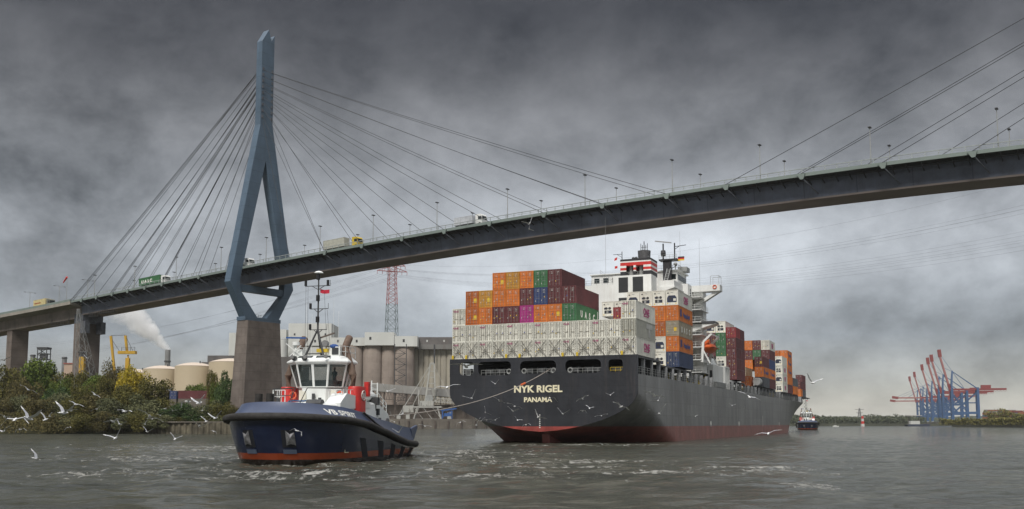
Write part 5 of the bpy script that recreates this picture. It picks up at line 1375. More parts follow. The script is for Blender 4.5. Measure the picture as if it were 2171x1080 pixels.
def silo_row(name, label, xs, yt, Y, m, extra=None, flat=None):
    a = atY(xs[0], yt, Y); o = empty(name, (a.x, Y, 2), 0, label, 'silo'); H = a.z-2; X = [atY(x, yt, Y).x-a.x for x in xs]
    for x0, x1 in zip(X, X[1:]):
        r = (x1-x0)/2
        R_ = []
        for z in (0, H): R_.append([((x0+x1)/2 + r*1.0*cos(t_)*1.0, 4 - min(5.5, r*.62)*sin(t_), z) for t_ in [pi*j/14 for j in range(15)]] )
        mm = MB().loft(R_, closed=False); n_ = 15
        mm.add([p for p in R_[1]] + [(x0,14,H),(x1,14,H)][::1], [tuple(range(17))]); mm.box(x0+.01, x1-.01, 4, 14, 0, H)
        mm.build('silo_cell', m, o, smooth=True)
    if extra: extra(o, X, H)
    return o
def brown_extra(o, X, H):
    # white gallery house, stepping up to the right
    MB().box(X[0]-22, X[1]+2, -1, 12, H-.5, H+5.2).build('gallery', whb, o)
    MB().box(X[1]+2, X[3], -2.2, 12, H-.3, H+8.8).build('gallery', whb, o)
    MB().box(X[3]+.1, X[4]+3, -1.4, 12, H-1.0, H+6.2).build('gallery', whb, o)
    MB().box(X[2]-8, X[2]-6.5, -2.3, -2.2, H+3.5, H+5.5).build('gallery_window', lou, o)
    MB().box(X[3]+6, X[3]+7.4, -1.5, -1.4, H+2.0, H+4).build('gallery_window', lou, o)
    for x in (4, 17, -12): MB().box(x, x+1.3, -1.1, -1, H+1.8, H+3.6).build('gallery_window', lou, o)
silo_row('grain_silo', 'big brown concrete grain silo with white gallery on top, right of the tug funnel', [703,768,808,836,876], 732, 680, brs, brown_extra)
# zig-zag stair between the silos
a = atY(838, 735, 676); o = empty('stair_tower', (a.x, 672.5, 2), 0, 'dark steel zigzag stair tower on the brown silo', 'stair tower')
m = MB(); H = 56; W0 = 8
for x in (0, W0): 
    for y in (0, 2): m.beam((x,y,0),(x,y,H),.3)
k = 0; z = 0
while z < H-3.8:
    x0, x1 = (.5, W0-.5) if k % 2 == 0 else (W0-.5, .5); m.beam((x0,0,z),(x1,0,z+3.8),.5,.35); m.beam((0,0,z+3.8),(W0,0,z+3.8),.22); m.beam((x0,0,z+1.1),(x1,0,z+4.9),.12); z += 3.8; k += 1
m.build('stair_flight', darksteel, o)
def pale_extra(o, X, H):
    MB().box(X[0]-1, X[-1]+3, -1.5, 12, H+.0, H+3.4).build('gallery', mat('gallery_grey', (.17,.165,.155), .85, var=.15, scale=.1, streak=.5), o)
    MB().box(X[0]+1, X[-1]+3, -.5, 11, H+3.42, H+8.6).build('gallery_top', dkb, o)
    MB().box(X[4], X[4]+1, -1.7, -1.5, H-12, H+3.3).build('downpipe', darksteel, o)
    for x in (10, 22, 34): MB().box(x, x+1.0, -.6, -.5, H+5.2, H+6.6).build('gallery_window', whb, o)
silo_row('grain_silo', 'pale ribbed concrete grain silo with dark gallery, just left of the container ship', [874,886,897,909,920,934,946,962,980], 741, 690, bgs, pale_extra)
# conveyor gallery on steel trestles
a, b = atY(762, 826, 600), atY(962, 838, 610); o = empty('conveyor_gallery', (a.x, 655, 3), 0, 'long grey conveyor gallery on rusty steel trestles at the quay', 'conveyor')
k = 655/600; L_ = (b.x-a.x)*k+6
m = MB().add([(-2,0,22.2),(L_,0,16.6),(L_,5,16.6),(-2,5,22.2),(-2,0,27.5),(L_,0,21.8),(L_,5,21.8),(-2,5,27.5)], [(0,3,2,1),(4,5,6,7),(0,1,5,4),(1,2,6,5),(2,3,7,6),(3,0,4,7)])
m.build('gallery', mat('corrugated_grey', (.27,.265,.25), .75, var=.12, scale=.2, streak=.5), o)
rust = mat('rusty_steel', (.10,.08,.068), .85, var=.3, scale=.3)
m = MB(); n_ = 9
for i in range(n_+1):
    x = L_*i/n_; zt = 22.2-5.6*i/n_; m.beam((x,1,0),(x,1,zt),.45); m.beam((x,4.5,0),(x,4.5,zt),.45)
    if i < n_:
        x2 = L_*(i+1)/n_; zt2 = 22.2-5.6*(i+1)/n_
        m.beam((x,1,zt-5),(x2,1,zt2-5),.4); m.beam((x,1,zt-.2),(x2,1,zt2-.2),.35)
        for j in range(4):
            xa, xb = x+(x2-x)*j/4, x+(x2-x)*(j+1)/4; m.beam((xa,1,zt-5),((xa+xb)/2,1,zt-.6),.2); m.beam(((xa+xb)/2,1,zt-.6),(xb,1,zt2-5),.2)
        if i % 2 == 0: m.beam((x,1,zt-5.2),(x2,1,2),.28); m.beam((x,1,2),(x2,1,zt2-5.2),.28)
m.build('trestle', rust, o)
MB().box(0, L_, 9, 18, 0, 13).build('shed_wall', mat('shed_brown', (.15,.125,.105), .85, var=.25, scale=.15, streak=.7), o)
# ship loader crane at the quay
a = atY(906, 890, 640); lc = empty('loading_crane', (a.x, 642, 5.5), 0, 'pale grey ship loading crane with triangular mast standing on the quay', 'crane')
cg = mat('crane_pale_grey', (.40,.40,.37), .65, var=.12, scale=.2, streak=.5)
def truss(m, p, q, w_, r, n=6):
    p = Vector(p); q = Vector(q); d = (q-p).normalized(); u = Vector((0,1,0)) if abs(d.y) < .9 else Vector((1,0,0)); a = d.cross(u).normalized(); b = a.cross(d)
    C = [[c_+a*(i*w_/2)+b*(j*w_/2) for i, j in ((-1,-1),(1,-1),(1,1),(-1,1))] for c_ in [p.lerp(q, k/n) for k in range(n+1)]]
    for k in range(n):
        for i in range(4):
            m.beam(C[k][i], C[k+1][i], r); m.beam(C[k][i], C[k+1][(i+1)%4], r*.7)
    return m
m = MB()
for x in (-9,9):
    for y in (-3,5): m.beam((x,y,0),(x*.7,y,9),.7)
m.beam((-9,-3,8.5),(9,-3,8.5),.9); m.beam((-9,5,8.5),(9,5,8.5),.9); m.beam((-9,-3,8.5),(-9,5,8.5),.7); m.beam((9,-3,8.5),(9,5,8.5),.7); m.beam((-9,-3,.6),(9,-3,.6),.6)
for x in (-9,-3,3): m.beam((x,-3,8.5),(x+6,-3,1),.3)
m.build('portal', cg, lc)
m = MB(); m.beam((-2,0,9),(1.5,0,37),1.0,1.0); m.beam((5,0,12),(4,0,37),.9,.9); m.beam((1.5,0,37),(4,0,37),1.1); 
for z in (16,20,24,28,32): m.beam((-1.1+(z-16)*.12,0,z),(4.8,0,z),.5)
m.build('mast', cg, lc)
m = MB(); m.beam((-19,0,3),(1.5,0,36),.45); m.beam((-10,0,9),(1.6,0,34),.35); m.beam((-6,0,9),(-6,0,20),.5); m.beam((4,0,36),(17,0,9),.18); m.build('back_stay', cg, lc)
m = MB().box(-6,4,-2.4,3,9.2,12.5); m.build('machine_house', cg, lc); MB().box(-16,-9.1,-2,3,5,9.5).build('cabin', cg, lc)
MB().cyl((4.5,-1,20),(4.5,-1,15.5),2.4,14,1.2).build('hopper', cg, lc); MB().cyl((1,-1.5,14.0),(1,1.5,14.0),2.6,16).build('winch_drum', galv, lc)
m = MB(); truss(m, (2,0,13.5),(28,0,11.5), 2.4, .35, 10); m.build('boom', cg, lc)
rnd = random.Random(5)
m = MB()
for i in range(26):
    x = -11+rnd.random()*24; z = rnd.random()*8; m.beam((x,-3.2,z),(x+rnd.uniform(-3,3),-3.2,z+rnd.uniform(1,5)),.22)
m.beam((-11,-3.2,4),(13,-3.2,4),.25); m.build('pipework', rust, lc)
for i, x in enumerate((-20,-14,13)): MB().box(x, x+2.5, -2, 1, 0, 3+i).build('drive_box', cg, lc)
o = empty('blue_loader', atY(948,888,632), 0, 'small blue loading frame on the quay beside the ship stern', 'loader')
m = MB(); m.beam((-3,0,0),(-3,0,6),.8); m.beam((3,0,0),(3,0,5),.8); m.beam((-4,0,5.2),(6,0,6.5),.9); m.beam((-3,0,1),(3,0,5),.5); m.box(-2,3,-1,1,1.5,3.5); m.build('frame', mat('loader_blue', (.03,.10,.30), .5), o)
# quay wall
o = empty('quay_wall', (0,0,0), 0, 'concrete quay wall with dark timber piles between tug and ship', 'quay wall')
Q = [(-92,617.5),(-68,617.5),(-26,637.5),(32,698)]
qm = mat('quay_concrete', (.17,.15,.125), .9, var=.2, scale=.2, streak=.7, dirt=(.07,.06,.05))
for (x0,y0),(x1,y1) in zip(Q, Q[1:]):
    m = MB(); d = Vector((x1-x0,y1-y0,0)).normalized(); n_ = Vector((d.y,-d.x,0))
    P = [(x0,y0),(x1,y1),(x1-n_.x*14,y1-n_.y*14),(x0-n_.x*14,y0-n_.y*14)]
    m.prism(P, 'z', -2, 6.2); m.build('wall_section', qm, o)
    L_ = (Vector((x1,y1,0))-Vector((x0,y0,0))).length; k = 3
    while k < L_:
        p = Vector((x0,y0,0))+d*k+n_*.45; MB().cyl((p.x,p.y,-1),(p.x,p.y,5.0),.5,8).build('pile', rust, o); k += 9
# sheet piling on the left
o = empty('sheet_pile_wall', (0,0,0), 0, 'brown sheet pile wall at the waterline left of the tug', 'wall')
m = MB(); p0 = Vector((-116,312.5,0)); p1 = Vector((-88,310.5,0)); n_ = 60; zz_ = []
for i in range(n_+1):
    p = p0.lerp(p1, i/n_); off = .35 if (i//2) % 2 else -.1; zz_.append((p.x, p.y-off))
m.loft([[(x,y,-2) for x,y in zz_], [(x,y,3.6) for x,y in zz_]], closed=False); m.build('sheeting', mat('sheet_pile_rust', (.13,.115,.08), .9, var=.4, scale=.3, streak=.7, dirt=(.05,.045,.035)), o)
MB().box(-116,-88,310.9,313.5,3.55,3.9).build('capping', qm, o)
# transmission towers ------------------------------------------------
def lattice(m, base, top, hb, ht, n, r, mi=0, c0=None):
    C = []
    for k in range(n+1):
        t_ = 1-(1-k/n)**1.15; z = base+(top-base)*t_; h = hb+(ht-hb)*t_; C.append([(-h,-h,z),(h,-h,z),(h,h,z),(-h,h,z)])
    for k in range(n):
        for i in range(4):
            m.beam(C[k][i], C[k+1][i], r, mi=mi); m.beam(C[k][i], C[k+1][(i+1)%4], r*.6, mi=mi); m.beam(C[k+1][i], C[k+1][(i+1)%4], r*.6, mi=mi); m.beam(C[k][(i+1)%4], C[k+1][i], r*.6, mi=mi)
    return m
redt = mat('tower_red', (.34,.09,.08), .6); grt = mat('tower_green_grey', (.12,.16,.155), .6)
TW = atY(830, 708, 760); 
tt_ = empty('transmission_tower', (TW.x, 760, 2), R(22), 'tall lattice power pylon, red above and grey below, behind the silos', 'pylon')
lattice(MB(), 0, 94, 6.2, 3.6, 12, .30).build('lower_mast', grt, tt_); lattice(MB(), 94, 127, 3.6, 2.4, 9, .30).build('upper_mast', redt, tt_)
def arm(z, L_, par):
    m = MB()
    for sg in (-1,1):
        m.beam((0,-1,z),(sg*L_,0,z+.3),.45); m.beam((0,1,z),(sg*L_,0,z+.3),.45); m.beam((0,0,z+4.2),(sg*L_,0,z+.4),.4)
        for k in range(1,6): m.beam((sg*L_*k/6,0,z+.1),(sg*L_*k/6,0,z+4.2*(1-k/6)),.22)
        for k in (.35,.65,1): m.beam((sg*L_*k,0,z),(sg*L_*k,0,z-2.2),.3)
    return m.build('crossarm', redt, par)
arm(124.6, 10.5, tt_)
arm(120, 12, tt_)
# wires ---------------------------------------------------------------
wire = mat('overhead_wire', (.10,.10,.11), .6)
def catenary(p, q, sag, r, name, n=28):
    pts = []
    for i in range(n+1):
        t_ = i/n; v = Vector(p).lerp(Vector(q), t_); v.z -= sag*4*t_*(1-t_); pts.append(v)
    return pts
TRt = Matrix.Translation((TW.x,760,2)) @ Matrix.Rotation(R(22),4,'Z')
def wires(label, ends, z2, sag, far, r=.075):
    o = empty('power_line', (0,0,0), 0, label, 'power line')
    for x, z, dz in ends:
        a_ = TRt @ Vector((x,0,z)); b_ = Vector(far)+Vector((x*.9, x*.4, dz))
        P = catenary(a_, b_, sag, .1, 'w'); m = MB()
        for i in range(len(P)-1): m.cyl(P[i], P[i+1], r*.62, 4, caps=False)
        m.build('wire', wire, o)
E6 = [(-11.5,117.6,-16),(-8,117.6,-12.5),(-4.3,117.6,-9.5),(4.3,117.6,-6),(8,117.6,-2.5),(11.5,117.6,1),(-10,122.2,5),(-6.5,122.2,8.5),(6.5,122.2,12.5),(10,122.2,16),(0,126,27)]
wires('faint power lines sagging right from the red pylon behind the ship', E6, 0, 23.5, (327, 420, 112), .055)
wires('faint power lines running down to the left from the red pylon', E6[:8], 0, 16, (-640, 1150, 84), .08)
# lattice tower in front of the anchor pier
c = atY(198, 790, 368); o = empty('lattice_tower', (c.x, 368, 3), 0, 'thin grey lattice tower leaning against the left bridge pier', 'lattice tower')
tp = atY(166, 655, 368); m = MB(); top = Vector((tp.x-c.x, 0, tp.z-3)); C = []
for k in range(11):
    t_ = k/10; ce = Vector((0,0,0)).lerp(top, t_); h = 4.4*(1-t_)+.35; C.append([ce+Vector((i*h,j*h,0)) for i,j in ((-1,-1),(1,-1),(1,1),(-1,1))])
for k in range(10):
    for i in range(4): m.beam(C[k][i],C[k+1][i],.15); m.beam(C[k][i],C[k+1][(i+1)%4],.09); m.beam(C[k][(i+1)%4],C[k+1][i],.09)
m.build('lattice', mat('lattice_grey', (.20,.205,.20), .6), o)
# yellow harbour crane
c = atY(268, 790, 430); o = empty('harbour_crane', (c.x, 430, 3), 0, 'yellow harbour crane with two raised jibs above the left trees', 'crane')
cr_y = mat('crane_yellow', (.55,.33,.03), .55, var=.12, scale=.3, streak=.3)
S_ = 430/2074
m = MB(); m.beam((0,0,0),((2)*S_,0,(790-742)*S_+19),1.6,1.6); m.build('tower', cr_y, o)
zb = atY(268,748,430).z-3; zt = atY(268,712,430).z-3; 
m = MB().box(-18*S_,19*S_,-1.2,1.2,zb-.6,zb+.7); m.build('platform', cr_y, o)
rail_mb(MB(), [(-10*S_,-1.1,zb+.7),(18*S_,-1.1,zb+.7)], 1.6, 1.5, .14).build('railing', darksteel, o)
MB().beam((0,0,zb),(-5*S_,0,zt),1.0,.9).build('jib', cr_y, o); MB().beam((-25*S_,0,zb-9),(-36*S_,0,zt-.2),1.0,.9).build('jib', cr_y, o)
MB().beam((-25*S_,0,0),(-25*S_,0,zb-8.8),.9,.9).build('jib_post', cr_y, o)
m = MB(); m.beam((-36*S_,0,zt),(-5*S_,0,zt+.2),.14); m.build('jib_link', darksteel, o)
for a_, b_ in (((-5*S_,0,zt),(14*S_,0,zb)),((-33*S_,0,zt-2),(-14*S_,0,zb)),((2*S_,0,zb-1),(14*S_,0,0))): MB().beam(a_, b_, .14 if a_[0] < 0 else .5).build('stay', darksteel if a_[0] < 0 else cr_y, o)
c = atY(175, 757, 379); o = empty('crane_column', (c.x, 379, 3), 0, 'short yellow crane column in front of the left bridge pier', 'crane'); MB().box(-.9,.9,-.9,.9,0,c.z-3).build('column', cr_y, o)
m = MB().box(-1.3,1.3,-.6,.6,c.z-3,c.z-1.8); m.cyl((-1.6,0,c.z-1.2),(1.6,0,c.z-1.2),.35,8); m.box(-.2,.2,-.2,.2,c.z-1.8,c.z-1.2); m.build('column_head', darksteel, o)
# dark head frame and chimneys far left
c = atY(94, 737, 700); o = empty('steel_tower', (c.x, 700, 3), 0, 'dark steel plant tower above the trees at far left', 'tower'); m = MB(); H = c.z-3
for x in (-3.2,3.2):
    for y in (-3,3): m.beam((x,y,0),(x,y,H),.5)
for z in (H-9,H-5,H-1.5): m.box(-3.6,3.6,-3.4,3.4,z,z+.6)
for z in (H-9,H-5): m.beam((-3.2,-3,z),(3.2,-3,z+3.8),.4); m.beam((3.2,-3,z),(-3.2,-3,z+3.8),.4)
m.build('frame', darksteel, o); MB().box(-3.8,3.8,-3.5,3.5,H-.9,H).build('roof', darksteel, o); MB().box(-2.0,2.0,-2,2,H-8.3,H-5.05).build('cabin', steel, o)
for x, y, lab in ((70,752,'squat grey chimney at far left beside the dark steel tower'),(137,757,'grey chimney left of the bridge anchor pier')):
    c = atY(x, y, 720); o = empty('chimney', (c.x, 720, 3), 0, lab, 'chimney'); MB().cyl((0,0,0),(0,0,c.z-3),2.0,14,1.7).build('shaft', steel, o); MB().cyl((0,0,c.z-4.2),(0,0,c.z-3.6),2.1,14).build('rim', darksteel, o)
obox('shed', 136, 165, 772, 560, 15, mat('peach_render', (.45,.33,.25), .8, var=.06), 'pale peach shed wall beyond the trees at the left pier', 'shed', parts=lambda o,w_,h: MB().box(-.4,w_+.4,-.4,15.4,h,h+.6).build('roof', mat('red_roof', (.3,.1,.08), .8), o))
# containers and huts on the left bank
for x, y, c_, lab, Y, rz, ln in ((360,829,'blue','blue container standing end-on on the left bank',352,R(0),12),(383,829,'maroon','weathered maroon container lying broadside behind the bank bushes',354,R(-90),12.19)):
    p = atY(x, y, Y); o = container(0,0,0,c_,lab,grp='containers on the left bank', ln=12.19); o.location = (p.x, Y, p.z-2.88) ; o.rotation_euler = (0,0,rz)
    MB().box(0,2.4,0,12.1,-(p.z-2.88-3.0),-.02).build('plinth', qm, o)
p = atY(412,852,352); hut = empty('hut', (p.x,352,3), 0, 'low white hut with a dark door between the bank bushes', 'hut'); MB().box(0,8,0,5,0,4.6).build('wall', whb, hut); MB().box(-.3,8.3,-.3,5.3,4.6,4.9).build('roof', dkb, hut); MB().box(2.4,4.6,-.06,0,.2,3.9).build('door', mat('door_blue', (.03,.04,.09), .6), hut)

# ------------------------------------------------------------ trees
def foliage(name, c1, c2):
    if name in MATS: return MATS[name]
    m = bpy.data.materials.new(name); m.use_nodes = True; t = m.node_tree; b = t.nodes['Principled BSDF']; L = t.links.new
    b.inputs['Roughness'].default_value = .8; b.inputs['Specular IOR Level'].default_value = .15
    g = t.nodes.new('ShaderNodeNewGeometry'); co = t.nodes.new('ShaderNodeTexCoord')
    n = t.nodes.new('ShaderNodeTexNoise'); n.inputs['Scale'].default_value = .35; n.inputs['Detail'].default_value = 3; L(co.outputs['Object'], n.inputs['Vector'])
    a = t.nodes.new('ShaderNodeMath'); a.operation = 'MULTIPLY_ADD'; L(g.outputs['Random Per Island'], a.inputs[0]); a.inputs[1].default_value = .55; L(n.outputs[0], a.inputs[2])
    s2 = t.nodes.new('ShaderNodeMath'); s2.operation = 'SUBTRACT'; L(a.outputs[0], s2.inputs[0]); s2.inputs[1].default_value = .27
    r = t.nodes.new('ShaderNodeValToRGB'); L(s2.outputs[0], r.inputs[0]); r.color_ramp.elements[0].position = .2; r.color_ramp.elements[0].color = (*c1,1); r.color_ramp.elements[1].position = .8; r.color_ramp.elements[1].color = (*c2,1)
    L(r.outputs[0], b.inputs['Base Color']); 
    MATS[name] = m; return m
FM = {'olive': foliage('olive_leaves', (.048,.050,.014), (.190,.172,.050)), 'green': foliage('green_leaves', (.046,.074,.016), (.185,.240,.050)),
      'yellow': foliage('yellow_leaves', (.28,.23,.02), (.62,.48,.06)), 'dark': foliage('dark_leaves', (.026,.050,.020), (.090,.135,.045)),
      'brown': foliage('brown_leaves', (.050,.047,.018), (.175,.148,.058)), 'grey': foliage('willow_leaves', (.054,.064,.030), (.185,.190,.095))}
bark = mat('bark', (.06,.05,.04), .9, var=.3, scale=2)
def crown_mesh(key, seed, n=2600, lumps=16, leaf=.5, droop=0., sparse=1.):
    rn = random.Random(seed); m = MB(); LP = []
    for i in range(lumps):
        a = rn.random()*2*pi; z = rn.uniform(-.75, .85); rr = sqrt(max(0,1-z*z))*rn.uniform(.35,.8); LP.append((rr*cos(a), rr*sin(a), z*.72, rn.uniform(.24,.46)))
    LP.append((0,0,0,.55))
    for i in range(n):
        l = LP[i % len(LP)]; u = rn.uniform(-1,1); a = rn.random()*2*pi; q = sqrt(1-u*u); rad = l[3]*(.72+.42*rn.random()**1.5)
        p = Vector((l[0]+rad*q*cos(a), l[1]+rad*q*sin(a), l[2]+rad*u*(1-droop*.0)))
        if rn.random() > sparse: continue
        s_ = leaf*rn.uniform(.55,1.35); d1 = Vector((rn.gauss(0,1),rn.gauss(0,1),rn.gauss(0,1)-droop)).normalized(); d2 = d1.orthogonal().normalized(); ang = rn.random()*2*pi; d2 = Matrix.Rotation(ang,3,d1) @ d2; d3 = d1.cross(d2)
        k = len(m.v); m.v += [tuple(p-d1*s_*.6), tuple(p+d2*s_*.42), tuple(p+d1*s_*.7), tuple(p-d2*s_*.40+d3*s_*.1)]; m.f.append((k,k+1,k+2,k+3)); m.m.append(0)
    return m
_cr = {}
def crown(kind, seed, dense):
    k = (kind, seed, dense)
    if k not in _cr: _cr[k] = crown_mesh(k, seed*17+len(kind), n=int(9500*dense), leaf=.060 if kind != 'grey' else .068, droop=.8 if kind in ('grey',) else 0, lumps=18).mesh('crown', FM[kind], fix=False)
    return _cr[k]
def tree(p, w_, h, kind, label, cat='tree', seed=0, dense=1., trunkf=.35, group='trees on the left bank', name=None):
    o = empty(name or ('tree' if cat == 'tree' else 'bush'), p, random.random()*6, label, cat, group)
    tr = MB(); tr.cyl((0,0,-.5),(0,0,h*.45),.028*h,8,.016*h); tr.cyl((0,0,h*.42),(w_*.05,0,h*.85),.016*h,6,.004*h)
    for i in range(6):
        a = i*1.1; tr.cyl((0,0,h*(.25+.07*i)),(cos(a)*w_*.33,sin(a)*w_*.33,h*(.5+.06*i)),.010*h,5,.003*h)
    tr.build('trunk', bark, o)
    c = bpy.data.objects.new('crown', crown(kind, seed % 3, dense)); col.objects.link(c); c.parent = o
    bottom = h*trunkf*.5; ch = h-bottom
    c.scale = (w_/2*1.08, w_/2*1.08, ch/2*1.12); c.location = (0,0,bottom+ch/2*.97)
    return o
SZ = lambda Y: Y/2074
TR = [ # x, y top, width px, distance, kind, text
 (18,778,70,372,'olive'),(90,757,105,380,'green'),(52,800,70,360,'brown'),(150,785,85,375,'olive'),(118,815,60,350,'dark'),(205,792,70,365,'green'),(240,764,50,372,'brown'),(283,774,66,362,'yellow'),
 (325,796,80,360,'olive'),(176,789,46,366,'olive'),(128,800,50,364,'green'),(226,800,44,360,'olive'),(180,812,60,352,'olive'),(262,812,60,350,'olive'),(452,789,34,352,'olive'),(482,782,50,345,'dark'),(413,812,70,372,'green'),(466,802,36,350,'green')]
desc = {'olive':'olive green','green':'fresh green','yellow':'golden yellow autumn','dark':'dark green','brown':'thin brownish','grey':'grey-green'}
bases = {}
TR.sort()
for i, (x, yt, wp, Y, k) in enumerate(TR):
    c = atY(x, yt, Y); lab = f'{desc[k]} tree on the left bank, {ORD[i+1]} tree from the left'
    if k == 'yellow': lab = 'golden yellow autumn tree on the left bank below the yellow crane'
    tree(Vector((c.x, Y, 2.6)), wp*SZ(Y), c.z-2.6, k, lab, seed=i, trunkf=.3)
BU = [(6,838,60,322,'brown'),(45,832,70,326,'grey'),(84,842,66,322,'brown'),(122,830,70,328,'grey'),(160,846,60,322,'olive'),(196,832,72,326,'brown'),(236,840,70,322,'grey'),(272,834,66,328,'olive'),(306,832,72,322,'grey'),(338,842,66,326,'olive'),(364,858,54,320,'dark'),
 (24,872,54,312,'brown'),(64,872,60,314,'olive'),(104,876,56,312,'brown'),(142,872,60,314,'grey'),(182,876,60,312,'olive'),(222,874,60,312,'brown'),(262,876,60,313,'grey'),(300,872,60,312,'olive'),(334,876,56,312,'grey'),(366,884,40,312,'olive'),
 (396,850,64,326,'dark'),(428,862,56,322,'dark'),(404,878,54,316,'dark'),(448,846,60,322,'grey'),(476,850,54,320,'olive'),(470,876,60,316,'grey'),(440,884,50,315,'olive'),(500,862,40,318,'brown')]
BU.sort()
for i, (x, yt, wp, Y, k) in enumerate(BU):
    gx = atY(x, yt, Y); base = 2.2 if Y > 317 else .6
    if 365 < x < 520 and Y < 318: Y = 319; base = 2.6
    tree(Vector((gx.x, Y, base)), wp*SZ(Y)*1.12, gx.z-base, k, f'{desc[k]} bush low on the left bank, {ORD[i+1]} bush from the left', 'bush', seed=i+1, trunkf=.0, dense=.85, group='bushes along the left bank', name='bush')
# rough undergrowth filling the bank
m = MB(); rn = random.Random(11)
for i in range(26000):
    x = rn.uniform(-175,-84); y0 = 299 + (x+160)*.35 if x < -136 else 316-(x+136)*.02
    y = y0 + rn.random()*16; z = .2+min(2.4, (y-y0)*.5)+rn.random()**2*3.0; s_ = rn.uniform(.12,.32)
    if x > -116 and y < 313.5: continue
    d1 = Vector((rn.gauss(0,1),rn.gauss(0,1),rn.gauss(0,1))).normalized(); d2 = d1.orthogonal().normalized(); p = Vector((x,y,z)); k = len(m.v)
    m.v += [tuple(p-d1*s_), tuple(p+d2*s_*.6), tuple(p+d1*s_), tuple(p-d2*s_*.6)]; m.f.append((k,k+1,k+2,k+3)); m.m.append(0)
tag(m.build('undergrowth', FM['brown'], None, fix=False), 'brownish undergrowth covering the left bank', 'undergrowth', kind='stuff')

# ------------------------------------------------------------ far right shore
fl_ = mat('far_bank_ground', (.07,.075,.05), .95, var=.3, scale=.02)
m = MB()
P = [(200,1500),(330,1300),(470,1350),(640,1400),(600,1180),(430,960),(400,700),(330,560),(900,300),(4500,1500),(4500,5500),(-500,5500)]
m.prism(P, 'z', -2, 3.4); o = m.build('far_shore', fl_); b = bmesh.new(); b.from_mesh(o.data); bmesh.ops.triangulate(b, faces=[f for f in b.faces if len(f.verts) > 4]); b.to_mesh(o.data); b.free(); tag(o, kind='structure')
# wooded ridge on the horizon
V = []; F = []; nx = 160
for j in range(6):
    for i in range(nx+1):
        x = -700+4200*i/nx; y = 2000+j*110-(.0 if x > 0 else 0); k = sin(pi*j/5) if j < 5 else .6
        h = (13+7*noise.noise(Vector((x*.004,j*.3,2)))+4*noise.noise(Vector((x*.02,j*.5,7))))*(0 if j == 0 else (.75+.35*j/5)); V.append((x, y, 3+h))
for j in range(5):
    for i in range(nx): F.append((j*(nx+1)+i, j*(nx+1)+i+1, (j+1)*(nx+1)+i+1, (j+1)*(nx+1)+i))
mb = MB(); mb.v = V; mb.f = F; mb.m = [0]*len(F)
tag(mb.build('hills', mat('hill_green', (.045,.060,.035), .95, var=.35, scale=.01), smooth=True), kind='structure')
def wood(name, label, pts, hgt, n, leaf, mat_, depth=40, seed=1, lo=3.2):
    rn = random.Random(seed); m = MB()
    for i in range(n):
        k = rn.random()*(len(pts)-1); a_ = int(k); f = k-a_; x = pts[a_][0]+(pts[a_+1][0]-pts[a_][0])*f; y = pts[a_][1]+(pts[a_+1][1]-pts[a_][1])*f
        H = hgt*(.62+.45*(.5+.5*noise.noise(Vector((x*.035,y*.01,seed))))+.3*noise.noise(Vector((x*.12,y*.02,seed+3))))
        d = rn.random()*depth; p = Vector((x, y+d, lo+rn.random()**.75*H*(.7+.3*d/depth))); s_ = leaf*rn.uniform(.5,1.4)
        d1 = Vector((rn.gauss(0,1),rn.gauss(0,1),rn.gauss(0,1))).normalized(); d2 = d1.orthogonal().normalized(); k = len(m.v)
        m.v += [tuple(p-d1*s_), tuple(p+d2*s_*.7), tuple(p+d1*s_), tuple(p-d2*s_*.7)]; m.f.append((k,k+1,k+2,k+3)); m.m.append(0)
    tag(m.build(name, mat_, None, fix=False), label, 'wood', kind='stuff')
FM['far'] = foliage('far_leaves', (.030,.040,.026), (.085,.095,.055))
wood('far_wood', 'dark green wood along the far shore beyond the ship bow', [(250,1420),(330,1302),(470,1352),(600,1420)], 14, 14000, 1.5, FM['far'], 60, 2)
wood('far_bushes', 'olive bushes on the near right shore below the container yard', [(420,955),(400,705),(345,590),(420,500)], 8.5, 12000, .9, FM['olive'], 16, 4, lo=2.0)
wood('shore_trees', 'mixed dark trees on the right shore at the picture edge', [(470,960),(440,760),(420,640),(470,560)], 15, 9000, 1.0, FM['olive'], 20, 6, lo=3)
# terminal quay, container yard blocks
o = empty('terminal_quay', (0,0,0), 0, 'brown terminal quay wall below the blue gantry cranes', 'quay wall')
MB().prism([(636,1395),(603,1175),(640,1170),(700,1395)], 'z', -1.5, 6.2).build('wall', qm, o)
MB().prism([(636.2,1396),(700,1396),(1010,2300),(940,2300)], 'z', -1.5, 6.2).build('wall', qm, o)
yc = [mat(n_, c_, .7, var=.1) for n_, c_ in (('yard_orange',(.28,.11,.06)),('yard_blue',(.07,.11,.19)),('yard_grey',(.17,.17,.18)),('yard_red',(.19,.06,.05)),('yard_pale',(.26,.26,.25)))]
rn = random.Random(8); YB = []
k = 0
for r_ in range(7):
    for q in range(9):
        Y = 1020+r_*75+rn.random()*20; x = 2092+q*11+rn.random()*5; p = atY(x, 895, Y)
        n_ = rn.choice([2,3,3,4,5])+r_//2
        if p.x < 560: continue
        o = empty('container_stack', (p.x, Y, 3.4), R(20), 'x', 'container stack', 'far container stacks in the terminal yard')
        for i in range(n_): MB().box(0, 12.2*rn.choice([1,1,2]), 0, 2.4*3, 2.62*i, 2.62*i+2.58).build('container', yc[rn.randrange(5)], o)
        YB.append((p.x/Y, Y, o)); k += 1
YB.sort(key=lambda a: (round(a[0],3), a[1]))
for i, (a_, Y, o) in enumerate(YB): o['label'] = f'far container stack in the yard behind the right shore bushes, {ORD[i+1]} from the left'
